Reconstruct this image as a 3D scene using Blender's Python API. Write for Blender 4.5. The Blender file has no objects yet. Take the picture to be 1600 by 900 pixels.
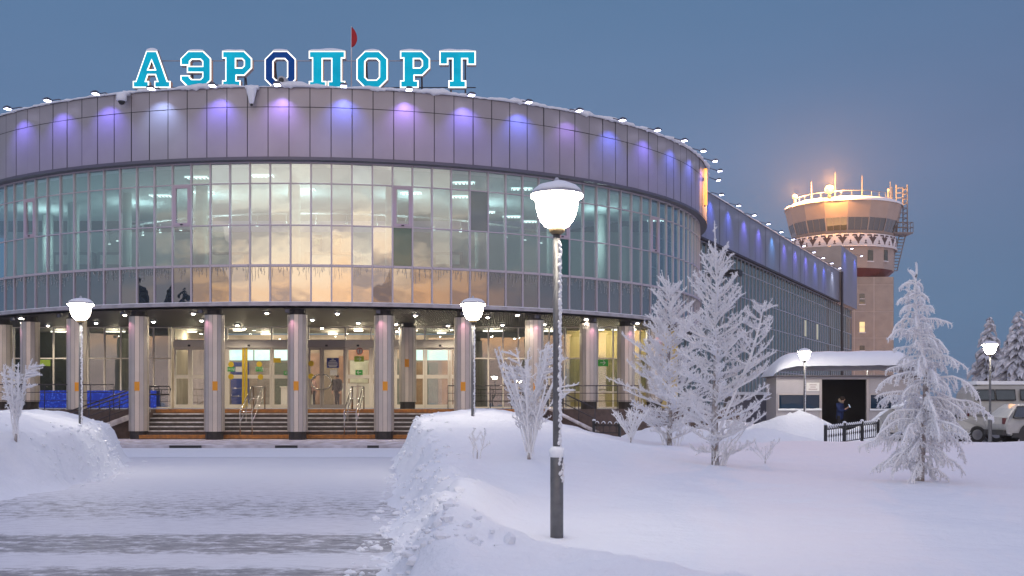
import bpy, math, random
from mathutils import Vector, Matrix, noise
from mathutils.geometry import tessellate_polygon
R = math.radians
random.seed(7)
scene = bpy.context.scene
col = scene.collection
FPX = 1800.0; HZ = 632.0; CAMZ = 1.45

def W(px, py, Y):
    """photo pixel + distance -> world point"""
    return Vector(((px-800)/FPX*Y, Y, CAMZ+(HZ-py)/FPX*Y))

# ------------------------------------------------------------------ materials
MATS = {}
def mat(name, color, rough=0.6, metal=0.0, spec=0.5, emit=None, estr=0.0, noise_amt=0.0, nscale=5.0,
        bump=0.0, bscale=20.0, color2=None, alpha=None):
    m = bpy.data.materials.new(name); m.use_nodes = True
    nt = m.node_tree; b = nt.nodes['Principled BSDF']
    b.inputs['Base Color'].default_value = (*color, 1)
    b.inputs['Roughness'].default_value = rough
    b.inputs['Metallic'].default_value = metal
    b.inputs['Specular IOR Level'].default_value = spec
    if emit:
        b.inputs['Emission Color'].default_value = (*emit, 1)
        b.inputs['Emission Strength'].default_value = estr
    if noise_amt or bump or color2:
        tc = nt.nodes.new('ShaderNodeTexCoord')
    if noise_amt or color2:
        n = nt.nodes.new('ShaderNodeTexNoise'); n.inputs['Scale'].default_value = nscale
        n.inputs['Detail'].default_value = 6
        nt.links.new(tc.outputs['Object'], n.inputs['Vector'])
        r = nt.nodes.new('ShaderNodeValToRGB')
        c2 = color2 if color2 else tuple(max(0, c*(1-noise_amt)) for c in color)
        r.color_ramp.elements[0].position = .35; r.color_ramp.elements[1].position = .65
        r.color_ramp.elements[0].color = (*c2, 1); r.color_ramp.elements[1].color = (*color, 1)
        nt.links.new(n.outputs['Fac'], r.inputs['Fac'])
        nt.links.new(r.outputs['Color'], b.inputs['Base Color'])
    if bump:
        n2 = nt.nodes.new('ShaderNodeTexNoise'); n2.inputs['Scale'].default_value = bscale
        n2.inputs['Detail'].default_value = 8
        nt.links.new(tc.outputs['Object'], n2.inputs['Vector'])
        bp = nt.nodes.new('ShaderNodeBump'); bp.inputs['Strength'].default_value = bump
        bp.inputs['Distance'].default_value = .05
        nt.links.new(n2.outputs['Fac'], bp.inputs['Height'])
        nt.links.new(bp.outputs['Normal'], b.inputs['Normal'])
    MATS[name] = m
    return m

def glass_mat(name, tint, refl, rough=0.0, gcol=(.90, .96, .97), opaque=None):
    """coated window glass: mirror share + tinted see-through (or dark backing)"""
    m = bpy.data.materials.new(name); m.use_nodes = True
    nt = m.node_tree; nt.nodes.clear()
    out = nt.nodes.new('ShaderNodeOutputMaterial')
    mix = nt.nodes.new('ShaderNodeMixShader')
    gl = nt.nodes.new('ShaderNodeBsdfGlossy'); gl.inputs['Roughness'].default_value = rough
    gl.inputs['Color'].default_value = (*gcol, 1)
    if opaque:
        tr = nt.nodes.new('ShaderNodeBsdfDiffuse'); tr.inputs['Color'].default_value = (*opaque, 1)
    else:
        tr = nt.nodes.new('ShaderNodeBsdfTransparent'); tr.inputs['Color'].default_value = (*tint, 1)
    lw = nt.nodes.new('ShaderNodeLayerWeight'); lw.inputs['Blend'].default_value = .5
    p = nt.nodes.new('ShaderNodeMath'); p.operation = 'POWER'; p.inputs[1].default_value = 4
    ma = nt.nodes.new('ShaderNodeMath'); ma.operation = 'MULTIPLY_ADD'
    ma.inputs[1].default_value = 1-refl; ma.inputs[2].default_value = refl
    nt.links.new(lw.outputs['Facing'], p.inputs[0]); nt.links.new(p.outputs[0], ma.inputs[0])
    nt.links.new(ma.outputs[0], mix.inputs['Fac'])
    # slow waviness of the glass
    tc = nt.nodes.new('ShaderNodeTexCoord'); n = nt.nodes.new('ShaderNodeTexNoise')
    n.inputs['Scale'].default_value = 1.3; n.inputs['Detail'].default_value = 1
    nt.links.new(tc.outputs['Object'], n.inputs['Vector'])
    bp = nt.nodes.new('ShaderNodeBump'); bp.inputs['Strength'].default_value = .12; bp.inputs['Distance'].default_value = .02
    nt.links.new(n.outputs['Fac'], bp.inputs['Height']); nt.links.new(bp.outputs['Normal'], gl.inputs['Normal'])
    nt.links.new(tr.outputs[0], mix.inputs[1]); nt.links.new(gl.outputs[0], mix.inputs[2])
    nt.links.new(mix.outputs[0], out.inputs['Surface'])
    MATS[name] = m
    return m

def snow_mat(name, base=(.80, .82, .86), bumps=((2.0, .5, .14), (9, .5, .05), (45, .5, .012)), sparkle=False):
    m = bpy.data.materials.new(name); m.use_nodes = True
    nt = m.node_tree; b = nt.nodes['Principled BSDF']
    b.inputs['Base Color'].default_value = (*base, 1)
    b.inputs['Roughness'].default_value = .75; b.inputs['Specular IOR Level'].default_value = .25
    tc = nt.nodes.new('ShaderNodeTexCoord'); prev = None
    for s, st, d in bumps:
        n = nt.nodes.new('ShaderNodeTexNoise'); n.inputs['Scale'].default_value = s; n.inputs['Detail'].default_value = 5
        nt.links.new(tc.outputs['Object'], n.inputs['Vector'])
        bp = nt.nodes.new('ShaderNodeBump'); bp.inputs['Strength'].default_value = st; bp.inputs['Distance'].default_value = d
        nt.links.new(n.outputs['Fac'], bp.inputs['Height'])
        if prev: nt.links.new(prev.outputs['Normal'], bp.inputs['Normal'])
        prev = bp
    nt.links.new(prev.outputs['Normal'], b.inputs['Normal'])
    MATS[name] = m
    return m

snow = snow_mat('snow')
snow_roof = snow_mat('snow_roof', bumps=((1.5, .3, .08), (20, .3, .02)))
frost = snow_mat('frost', base=(.88, .88, .90), bumps=((60, .8, .02),))
frost_dim = mat('frost_bark', (.62, .62, .65), .8, color2=(.20, .15, .12), nscale=9, bump=.6, bscale=40)
bark = mat('bark', (.26, .21, .19), .9, bump=.6, bscale=40, color2=(.5, .48, .48), nscale=14)
fascia_m = mat('fascia_metal', (.37, .335, .355), .45, .35, noise_amt=.10, nscale=.8)
dark_gap = mat('dark_joint', (.03, .03, .035), .7)
frame_m = mat('window_frame', (.52, .47, .50), .45, .25)
frame_pink = mat('casement_frame', (.47, .38, .42), .5, .1)
ledge_m = mat('ledge_metal', (.48, .46, .50), .45, .3, noise_amt=.2, nscale=3)
glass_up = glass_mat('hall_glass', (.48, .69, .72), .42)
door_glass = glass_mat('door_glass', (.93, .92, .86), .07)
clear_pane = glass_mat('clear_pane', None, .10, opaque=(.02, .10, .085))
glass_low = glass_mat('lobby_glass', (.80, .84, .78), .24)
spandrel_m = glass_mat('spandrel_glass', None, .43, opaque=(.03, .042, .055))
wing_glass = glass_mat('wing_glass', None, .34, gcol=(.72, .70, .62), opaque=(.10, .125, .12))
car_glass = glass_mat('car_glass', None, .12, opaque=(.01, .014, .018))
tower_glass = glass_mat('tower_glass', None, .14, opaque=(.03, .05, .05))
col_m = mat('column_cladding', (.58, .535, .50), .36, .5, noise_amt=.08, nscale=2)
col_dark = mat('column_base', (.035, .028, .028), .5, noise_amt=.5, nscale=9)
orange_m = mat('orange_marker', (.80, .33, .015), .5)
white_frame = mat('cream_frame', (.82, .76, .68), .45)
grey_frame = mat('grey_door_frame', (.34, .31, .30), .45, .3)
soffit_m = mat('soffit_slats', (.10, .09, .08), .55, .2, noise_amt=.25, nscale=6)
granite = mat('granite_step', (.085, .065, .055), .6, noise_amt=.45, nscale=12)
plinth_m = mat('brown_plinth', (.10, .066, .055), .55, noise_amt=.35, nscale=7)
tread_m = mat('snowy_tread', (.78, .76, .75), .8, color2=(.42, .38, .36), nscale=3)
stripe_m = mat('orange_step_edge', (.50, .20, .04), .7, color2=(.28, .12, .04), nscale=6)
steel = mat('stainless_steel', (.55, .53, .52), .22, .95)
dark_rail = mat('dark_rail', (.06, .055, .06), .4, .6)
concrete = mat('beige_concrete', (.40, .345, .30), .85, noise_amt=.18, nscale=1.2, bump=.2)
rime_dull = mat('dull_rime', (.20, .195, .20), .9)
tower_m = mat('tower_cladding', (.40, .335, .30), .7, noise_amt=.12, nscale=.7)
red_m = mat('dark_red_paint', (.10, .010, .014), .6)
white_m = mat('white_paint', (.74, .72, .73), .6)
black_m = mat('black_paint', (.02, .02, .022), .5)
pattern_m = mat('ornament_dark', (.055, .04, .05), .6)
wing_panel = mat('wing_panel', (.27, .28, .34), .45, .35, noise_amt=.08, nscale=.6)
hall_wall = mat('hall_wall', (.50, .58, .55), .8, noise_amt=.1, nscale=.5)
hall_ceiling = mat('hall_ceiling', (.40, .50, .50), .8)
hall_floor = mat('hall_floor', (.30, .31, .30), .4)
lobby_wall = mat('lobby_wall', (.48, .39, .32), .7, noise_amt=.55, nscale=.8)
dark_room = mat('dim_room', (.05, .055, .05), .8)  # unlit side rooms: their darkness is put into the wall colour
yellow_wall = mat('yellow_wall', (.75, .60, .26), .7)
pole_m = mat('lamp_pole', (.17, .17, .175), .5, .5, noise_amt=.25, nscale=12)
lamp_on = mat('lamp_bowl', (.9, .88, .84), .4, emit=(1.0, .90, .74), estr=66)
cap_m = mat('lamp_cap', (.45, .45, .48), .5, .3)
panel_on = mat('ceiling_panel', (.9, .9, .9), .5, emit=(1.0, .97, .90), estr=2.6)
spot_on = mat('downlight_lens', (.9, .9, .9), .5, emit=(1.0, .90, .74), estr=60)
led_on = mat('flood_lens', (.9, .9, 1), .5, emit=(.72, .72, 1.0), estr=14)
flood_body = mat('flood_housing', (.10, .10, .13), .5, .4)
teal_face = mat('turquoise_face', (.0, .27, .38), .6, 0, .1, emit=(.0, .38, .52), estr=.72, color2=(.0, .07, .20), nscale=1.1)
blue_face = mat('dark_blue_face', (.003, .035, .17), .6, 0, .1, emit=(.003, .05, .22), estr=.45)  # the letter is unlit; its blue carries a weak painted glow
sign_border = mat('lit_border', (.9, .9, .85), .5, emit=(1.0, .95, .82), estr=1.4)
sign_side = mat('sign_return', (.33, .28, .27), .5, .2)
flag_m = mat('red_flag', (.42, .012, .016), .8)
amber_on = mat('amber_strip', (.9, .5, .1), .5, emit=(1.0, .38, .06), estr=1.5)
beacon_on = mat('amber_lamp', (.9, .6, .2), .5, emit=(1.0, .50, .13), estr=2.2)
lit_window = mat('lit_window', (.7, .6, .3), .6, emit=(1.0, .78, .36), estr=.75)
blue_led = None
green_sign = mat('green_sign', (.03, .30, .045), .6, emit=(.03, .3, .04), estr=.12)  # small emission put into the green, the signs themselves are unlit
lime_sign = mat('lime_sign', (.28, .42, .05), .6)
blue_sign = mat('blue_sign', (.01, .025, .22), .6)
yellow_m = mat('yellow_paint', (.72, .50, .02), .6)
white_sign = mat('white_sign', (.75, .74, .72), .7)
teal_screen = mat('lit_screen', (.3, .5, .5), .5, emit=(.72, .92, .92), estr=1.0, color2=(.05, .4, .5), nscale=1.5)
cloth_dark = mat('dark_cloth', (.018, .018, .022), .9, bump=.3, bscale=30)
cloth_navy = mat('navy_parka', (.014, .03, .12), .85, bump=.3, bscale=30)
cloth_rose = mat('rose_coat', (.34, .20, .19), .85, bump=.3, bscale=30)
fur_m = mat('fur_trim', (.42, .33, .25), .95, bump=1.0, bscale=60)
skin_m = mat('skin', (.50, .29, .21), .6)
hair_m = mat('hair', (.03, .018, .012), .8)
car_white = mat('white_car_paint', (.40, .395, .385), .28, 0, .5, noise_amt=.12, nscale=4)
rubber = mat('rubber', (.02, .02, .02), .9)
chrome = mat('alloy', (.4, .4, .42), .35, .9)
shelter_m = mat('shelter_panel', (.44, .42, .45), .55, .15, noise_amt=.08, nscale=2)
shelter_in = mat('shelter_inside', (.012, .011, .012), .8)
shelter_glass = glass_mat('shelter_glass', None, .06, opaque=(.004, .022, .05))
needle_m = mat('snowy_needles', (.80, .80, .84), .9, color2=(.30, .31, .34), nscale=4, bump=.5)
dark_needle = mat('dark_needles', (.03, .045, .045), .9)
granite_side = mat('pavement_stone', (.34, .29, .26), .85, color2=(.70, .68, .70), nscale=2.2, bump=.4, bscale=25)

def led_mat():
    m = bpy.data.materials.new('blue_led_net'); m.use_nodes = True; nt = m.node_tree; b = nt.nodes['Principled BSDF']
    b.inputs['Base Color'].default_value = (.01, .03, .3, 1)
    tc = nt.nodes.new('ShaderNodeTexCoord'); v = nt.nodes.new('ShaderNodeTexVoronoi'); v.inputs['Scale'].default_value = 10
    nt.links.new(tc.outputs['Object'], v.inputs['Vector'])
    r = nt.nodes.new('ShaderNodeValToRGB'); r.color_ramp.elements[0].color = (.35, .6, 1, 1); r.color_ramp.elements[1].color = (.002, .015, .22, 1)
    r.color_ramp.elements[0].position = .03; r.color_ramp.elements[1].position = .55
    xx = r.color_ramp.elements.new(.2); xx.color = (.01, .07, .60, 1)
    nt.links.new(v.outputs['Distance'], r.inputs['Fac']); nt.links.new(r.outputs['Color'], b.inputs['Emission Color'])
    b.inputs['Emission Strength'].default_value = .6
    return m
blue_led = led_mat()

# ------------------------------------------------------------------ mesh builder
class MB:
    def __init__(s): s.v = []; s.f = []; s.m = []; s.s = []
    def face(s, pts, m=0, smooth=False):
        k = len(s.v); s.v += [Vector(p) for p in pts]; s.f.append(tuple(range(k, k+len(pts)))); s.m.append(m); s.s.append(smooth)
    def box(s, c, size, m=0, rz=0.0, tilt=None):
        cx, cy, cz = c; hx, hy, hz = size[0]/2, size[1]/2, size[2]/2
        M = Matrix.Rotation(rz, 3, 'Z')
        if tilt is not None: M = M @ tilt
        k = len(s.v)
        for dx, dy, dz in ((-1,-1,-1),(1,-1,-1),(1,1,-1),(-1,1,-1),(-1,-1,1),(1,-1,1),(1,1,1),(-1,1,1)):
            s.v.append(Vector(c)+M @ Vector((dx*hx, dy*hy, dz*hz)))
        for q in ((0,3,2,1),(4,5,6,7),(0,1,5,4),(1,2,6,5),(2,3,7,6),(3,0,4,7)):
            s.f.append(tuple(k+i for i in q)); s.m.append(m); s.s.append(False)
    def box2(s, a, b, m=0):
        s.box([(a[i]+b[i])/2 for i in range(3)], [abs(b[i]-a[i]) for i in range(3)], m)
    def tube(s, pts, rad, n=6, m=0, cap=True, smooth=True):
        pts = [Vector(p) for p in pts]
        if not isinstance(rad, (list, tuple)): rad = [rad]*len(pts)
        k = len(s.v); L = len(pts)
        up = Vector((0, 0, 1))
        for i, p in enumerate(pts):
            d = (pts[min(i+1, L-1)]-pts[max(i-1, 0)])
            d = d.normalized() if d.length > 1e-9 else Vector((0, 0, 1))
            a = d.cross(up)
            if a.length < .05: a = d.cross(Vector((1, 0, 0)))
            a.normalize(); b = d.cross(a)
            for j in range(n):
                t = 2*math.pi*j/n
                s.v.append(p+(a*math.cos(t)+b*math.sin(t))*rad[i])
        for i in range(L-1):
            for j in range(n):
                a0 = k+i*n+j; a1 = k+i*n+(j+1) % n
                s.f.append((a0, a0+n, a1+n, a1)); s.m.append(m); s.s.append(smooth)
        if cap:
            s.f.append(tuple(k+j for j in range(n))); s.m.append(m); s.s.append(False)
            s.f.append(tuple(k+(L-1)*n+j for j in reversed(range(n)))); s.m.append(m); s.s.append(False)
    def lathe(s, prof, c=(0, 0, 0), n=24, m=0, smooth=True, phase=0.0, cap=True):
        k = len(s.v); c = Vector(c)
        for r, z in prof:
            for j in range(n):
                t = 2*math.pi*j/n+phase
                s.v.append(c+Vector((r*math.cos(t), r*math.sin(t), z)))
        for i in range(len(prof)-1):
            for j in range(n):
                a0 = k+i*n+j; a1 = k+i*n+(j+1) % n
                s.f.append((a0, a1, a1+n, a0+n)); s.m.append(m); s.s.append(smooth)
        if cap:
            s.f.append(tuple(k+j for j in reversed(range(n)))); s.m.append(m); s.s.append(False)
            e = k+(len(prof)-1)*n
            s.f.append(tuple(e+j for j in range(n))); s.m.append(m); s.s.append(False)
    def poly_xz(s, loops, y0, y1, m=0, mside=None, back=True):
        """outline(s) in x-z, front at y0 and back at y1; first loop outer (CCW), the others holes (CW)"""
        mside = m if mside is None else mside
        V3 = [[Vector((x, z, 0)) for x, z in lp] for lp in loops]
        tris = tessellate_polygon(V3); flat = [p for lp in loops for p in lp]
        for t in tris:
            a, b, c = (flat[i] for i in t)
            ar = (b[0]-a[0])*(c[1]-a[1])-(c[0]-a[0])*(b[1]-a[1])
            if abs(ar) < 1e-12: continue
            q = (a, b, c) if ar > 0 else (a, c, b)
            s.face([(p[0], y0, p[1]) for p in q], m)
            if back: s.face([(p[0], y1, p[1]) for p in reversed(q)], mside)
        for lp in loops:
            for i in range(len(lp)):
                a, b = lp[i], lp[(i+1) % len(lp)]
                s.face([(a[0], y1, a[1]), (b[0], y1, b[1]), (b[0], y0, b[1]), (a[0], y0, a[1])], mside)
    def xform(s, M, start=0):
        for i in range(start, len(s.v)): s.v[i] = M @ s.v[i]
    def build(s, name, mats, parent=None, world=True, merge=False):
        me = bpy.data.meshes.new(name)
        off = Vector((0, 0, 0))
        inv = None
        if parent is not None and world:
            inv = wmat(parent).inverted()
        vs = [tuple(inv @ v) if inv is not None else tuple(v) for v in s.v]
        me.from_pydata(vs, [], s.f)
        for m in (mats if isinstance(mats, (list, tuple)) else [mats]): me.materials.append(m)
        me.polygons.foreach_set('material_index', s.m); me.polygons.foreach_set('use_smooth', s.s)
        me.update()
        o = bpy.data.objects.new(name, me); col.objects.link(o)
        if parent is not None: o.parent = parent
        return o

def wmat(o):
    M = Matrix.LocRotScale(o.location, o.rotation_euler, o.scale)
    return wmat(o.parent) @ M if o.parent else M

def tag(o, label, cat, group=None, kind=None):
    if label: o['label'] = label
    if cat: o['category'] = cat
    if group: o['group'] = group
    if kind: o['kind'] = kind
    return o
def thing(name, loc, label, cat, group=None, rz=0.0):
    o = bpy.data.objects.new(name, None); o.empty_display_size = .2; col.objects.link(o)
    o.location = loc; o.rotation_euler = (0, 0, rz)
    return tag(o, label, cat, group)
def structure(o): o['kind'] = 'structure'; return o
def stuff(o): o['kind'] = 'stuff'; return o
KIDS = {}
def copy_tree(o, parent=None):
    c = o.copy(); col.objects.link(c)
    if parent is not None: c.parent = parent
    for ch in [x for x in col.objects if x.parent == o]: copy_tree(ch, c)
    return c
def light(kind, name, loc, energy, color, parent=None, direction=None, size=None, blend=.6, radius=.05):
    d = bpy.data.lights.new(name, kind); d.energy = energy; d.color = color
    if kind == 'SPOT': d.spot_size = size or R(120); d.spot_blend = blend; d.shadow_soft_size = radius
    if kind == 'POINT': d.shadow_soft_size = radius
    o = bpy.data.objects.new(name, d); col.objects.link(o)
    if parent is not None:
        inv = wmat(parent).inverted(); o.parent = parent
        o.location = inv @ Vector(loc)
        if direction is not None:
            dd = inv.to_3x3() @ Vector(direction); o.rotation_euler = dd.to_track_quat('-Z', 'Y').to_euler()
    else:
        o.location = loc
        if direction is not None: o.rotation_euler = Vector(direction).to_track_quat('-Z', 'Y').to_euler()
    return o
def text_mesh(body, size, name, m, parent, loc, rot=(math.pi/2, 0, 0), extrude=.002):
    cu = bpy.data.curves.new(name, 'FONT'); cu.body = body; cu.size = size; cu.align_x = 'CENTER'; cu.align_y = 'CENTER'; cu.extrude = extrude
    tmp = bpy.data.objects.new('tmp', cu); col.objects.link(tmp)
    dg = bpy.context.evaluated_depsgraph_get()
    me = bpy.data.meshes.new_from_object(tmp.evaluated_get(dg)); bpy.data.objects.remove(tmp)
    me.materials.clear(); me.materials.append(m)
    o = bpy.data.objects.new(name, me); col.objects.link(o)
    o.location = (wmat(parent).inverted() @ Vector(loc)) if parent else loc
    o.rotation_euler = rot
    if parent: o.parent = parent
    return o
def sm(a, b, x):
    t = min(1, max(0, (x-a)/(b-a))); return t*t*(3-2*t)
def lerp_tab(tab, x):
    if x <= tab[0][0]: return tab[0][1]
    for (x0, y0), (x1, y1) in zip(tab, tab[1:]):
        if x <= x1: return y0+(y1-y0)*(x-x0)/(x1-x0)
    return tab[-1][1]

# ------------------------------------------------------------------ camera, world, sun
cam = bpy.data.cameras.new('camera'); cam.sensor_width = 36; cam.lens = 36*FPX/1600
cam.shift_y = (HZ-450)/1600; cam.clip_end = 3000; cam.clip_start = .1
co = bpy.data.objects.new('camera', cam); col.objects.link(co); co.location = (0, 0, CAMZ); co.rotation_euler = (math.pi/2, 0, 0)
scene.camera = co
scene.view_settings.view_transform = 'Standard'; scene.view_settings.look = 'None'
scene.view_settings.exposure = .08; scene.view_settings.gamma = 1
scene.cycles.max_bounces = 9; scene.cycles.transparent_max_bounces = 12; scene.cycles.glossy_bounces = 4
scene.cycles.diffuse_bounces = 6; scene.cycles.caustics_reflective = False; scene.cycles.caustics_refractive = False
scene.cycles.sample_clamp_indirect = 4
scene.cycles.use_denoising = True

world = bpy.data.worlds.new('World'); scene.world = world; world.use_nodes = True
nt = world.node_tree; nt.nodes.clear(); N = nt.nodes.new; Lk = nt.links.new
out = N('ShaderNodeOutputWorld'); tc = N('ShaderNodeTexCoord'); sep = N('ShaderNodeSeparateXYZ')
Lk(tc.outputs['Generated'], sep.inputs[0])
def ramp(stops, src):
    r = N('ShaderNodeValToRGB'); e = r.color_ramp.elements
    while len(e) > 1: e.remove(e[-1])
    e[0].position = stops[0][0]; e[0].color = (*stops[0][1], 1)
    for p, c in stops[1:]:
        x = e.new(p); x.color = (*c, 1)
    Lk(src, r.inputs['Fac']); return r
front = ramp([(0, (.062, .185, .335)), (.10, (.085, .188, .340)), (.20, (.108, .188, .345)), (.34, (.085, .172, .318)),
              (.6, (.36, .40, .60)), (1, (.56, .575, .84))], sep.outputs['Z'])
side = ramp([(0, (.40, .34, .37)), (.05, (.24, .25, .32)), (.10, (.19, .24, .31)), (.2, (.26, .37, .44)), (.4, (.38, .44, .60)), (1, (.56, .575, .84))], sep.outputs['Z'])
back = ramp([(0, (.78, .58, .58)), (.04, (.84, .60, .54)), (.065, (2.1, .98, .34)), (.092, (2.05, 1.12, .50)), (.12, (2.0, 1.45, .94)), (.17, (1.45, 1.34, 1.10)), (.24, (.84, .90, .90)),
             (.45, (.60, .63, .76)), (1, (.56, .575, .84))], sep.outputs['Z'])
# long cloud streaks in the western sky
mp = N('ShaderNodeMapping'); mp.inputs['Scale'].default_value = (1.6, 1.6, 10); mp.inputs['Rotation'].default_value = (R(6), R(8), 0); Lk(tc.outputs['Generated'], mp.inputs['Vector'])
cn = N('ShaderNodeTexNoise'); cn.inputs['Scale'].default_value = 2.6; cn.inputs['Detail'].default_value = 7; cn.inputs['Roughness'].default_value = .6
Lk(mp.outputs[0], cn.inputs['Vector'])
cr = ramp([(.44, (0, 0, 0)), (.58, (1, 1, 1))], cn.outputs['Fac'])
cz = ramp([(0, (.2, .2, .2)), (.05, (1, 1, 1)), (.12, (.85, .85, .85)), (.24, (.30, .30, .30)), (.5, (0, 0, 0))], sep.outputs['Z'])
mulc = N('ShaderNodeMath'); mulc.operation = 'MULTIPLY'; Lk(cr.outputs[0], mulc.inputs[0]); Lk(cz.outputs[0], mulc.inputs[1])
mulc2 = N('ShaderNodeMath'); mulc2.operation = 'MULTIPLY'; mulc2.inputs[1].default_value = .95; Lk(mulc.outputs[0], mulc2.inputs[0])
mc = N('ShaderNodeMix'); mc.data_type = 'RGBA'; Lk(mulc2.outputs[0], mc.inputs['Factor']); Lk(back.outputs[0], mc.inputs['A'])
mc.inputs['B'].default_value = (.22, .18, .22, 1)
az = ramp([(.0, (1, 1, 1)), (.035, (.95, .95, .95)), (.10, (.55, .55, .55)), (.19, (.16, .16, .16)), (.32, (0, 0, 0))], sep.outputs['X'])
azs = ramp([(.52, (1, 1, 1)), (.80, (0, 0, 0))], sep.outputs['X'])
# azimuth measure: 0 = towards the sunset (behind the camera), 1 = ahead
dotn = N('ShaderNodeVectorMath'); dotn.operation = 'DOT_PRODUCT'; Lk(tc.outputs['Generated'], dotn.inputs[0])
dotn.inputs[1].default_value = (math.sin(R(-4)), math.cos(R(-4)), 0)
h1 = N('ShaderNodeMath'); h1.operation = 'MULTIPLY_ADD'; h1.inputs[1].default_value = .5; h1.inputs[2].default_value = .5
Lk(dotn.outputs['Value'], h1.inputs[0]); Lk(h1.outputs[0], az.inputs['Fac'])
mix = N('ShaderNodeMix'); mix.data_type = 'RGBA'; Lk(h1.outputs[0], azs.inputs['Fac']); mixs = N('ShaderNodeMix'); mixs.data_type = 'RGBA'; Lk(azs.outputs[0], mixs.inputs['Factor']); Lk(front.outputs[0], mixs.inputs['A']); Lk(side.outputs[0], mixs.inputs['B'])
Lk(az.outputs[0], mix.inputs['Factor']); Lk(mixs.outputs['Result'], mix.inputs['A']); Lk(mc.outputs['Result'], mix.inputs['B'])
wx = ramp([(.28, (.98, .98, .98)), (.50, (1.06, 1.05, 1.03)), (.60, (1.0, 1.0, 1.0)), (.72, (.92, .86, .88))], sep.outputs['X'])
xm = N('ShaderNodeMath'); xm.operation = 'MULTIPLY_ADD'; xm.inputs[1].default_value = .5; xm.inputs[2].default_value = .5; Lk(sep.outputs['X'], xm.inputs[0]); Lk(xm.outputs[0], wx.inputs['Fac'])
vn = N('ShaderNodeTexNoise'); vn.inputs['Scale'].default_value = 2.4; vn.inputs['Detail'].default_value = 4; vm = N('ShaderNodeMapping'); vm.inputs['Scale'].default_value = (1, 1, 3.5); Lk(tc.outputs['Generated'], vm.inputs['Vector']); Lk(vm.outputs[0], vn.inputs['Vector'])
vr = ramp([(.3, (.93, .94, .95)), (.7, (1.06, 1.05, 1.05))], vn.outputs['Fac'])
m1 = N('ShaderNodeMix'); m1.data_type = 'RGBA'; m1.blend_type = 'MULTIPLY'; m1.inputs['Factor'].default_value = 1; Lk(wx.outputs[0], m1.inputs['A']); Lk(vr.outputs[0], m1.inputs['B'])
m2 = N('ShaderNodeMix'); m2.data_type = 'RGBA'; m2.blend_type = 'MULTIPLY'; m2.inputs['Factor'].default_value = 1; Lk(mix.outputs['Result'], m2.inputs['A']); Lk(m1.outputs['Result'], m2.inputs['B'])
bg = N('ShaderNodeBackground'); Lk(m2.outputs['Result'], bg.inputs['Color']); bg.inputs['Strength'].default_value = 1.0
sky = N('ShaderNodeTexSky'); sky.sky_type = 'NISHITA'; sky.sun_disc = False; sky.sun_elevation = R(1.0); sky.sun_rotation = R(184)
bg2 = N('ShaderNodeBackground'); Lk(sky.outputs[0], bg2.inputs['Color']); bg2.inputs['Strength'].default_value = .012
add = N('ShaderNodeAddShader'); Lk(bg.outputs[0], add.inputs[0]); Lk(bg2.outputs[0], add.inputs[1]); Lk(add.outputs[0], out.inputs['Surface'])

sd = bpy.data.lights.new('afterglow', 'SUN'); sd.energy = .22; sd.angle = R(50); sd.color = (1.0, .80, .72)  # weak broad lamp added for the pinkish glow after sunset
so = bpy.data.objects.new('afterglow', sd); col.objects.link(so); so.rotation_euler = Vector((.07, 1, -.32)).to_track_quat('-Z', 'Y').to_euler()

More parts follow.
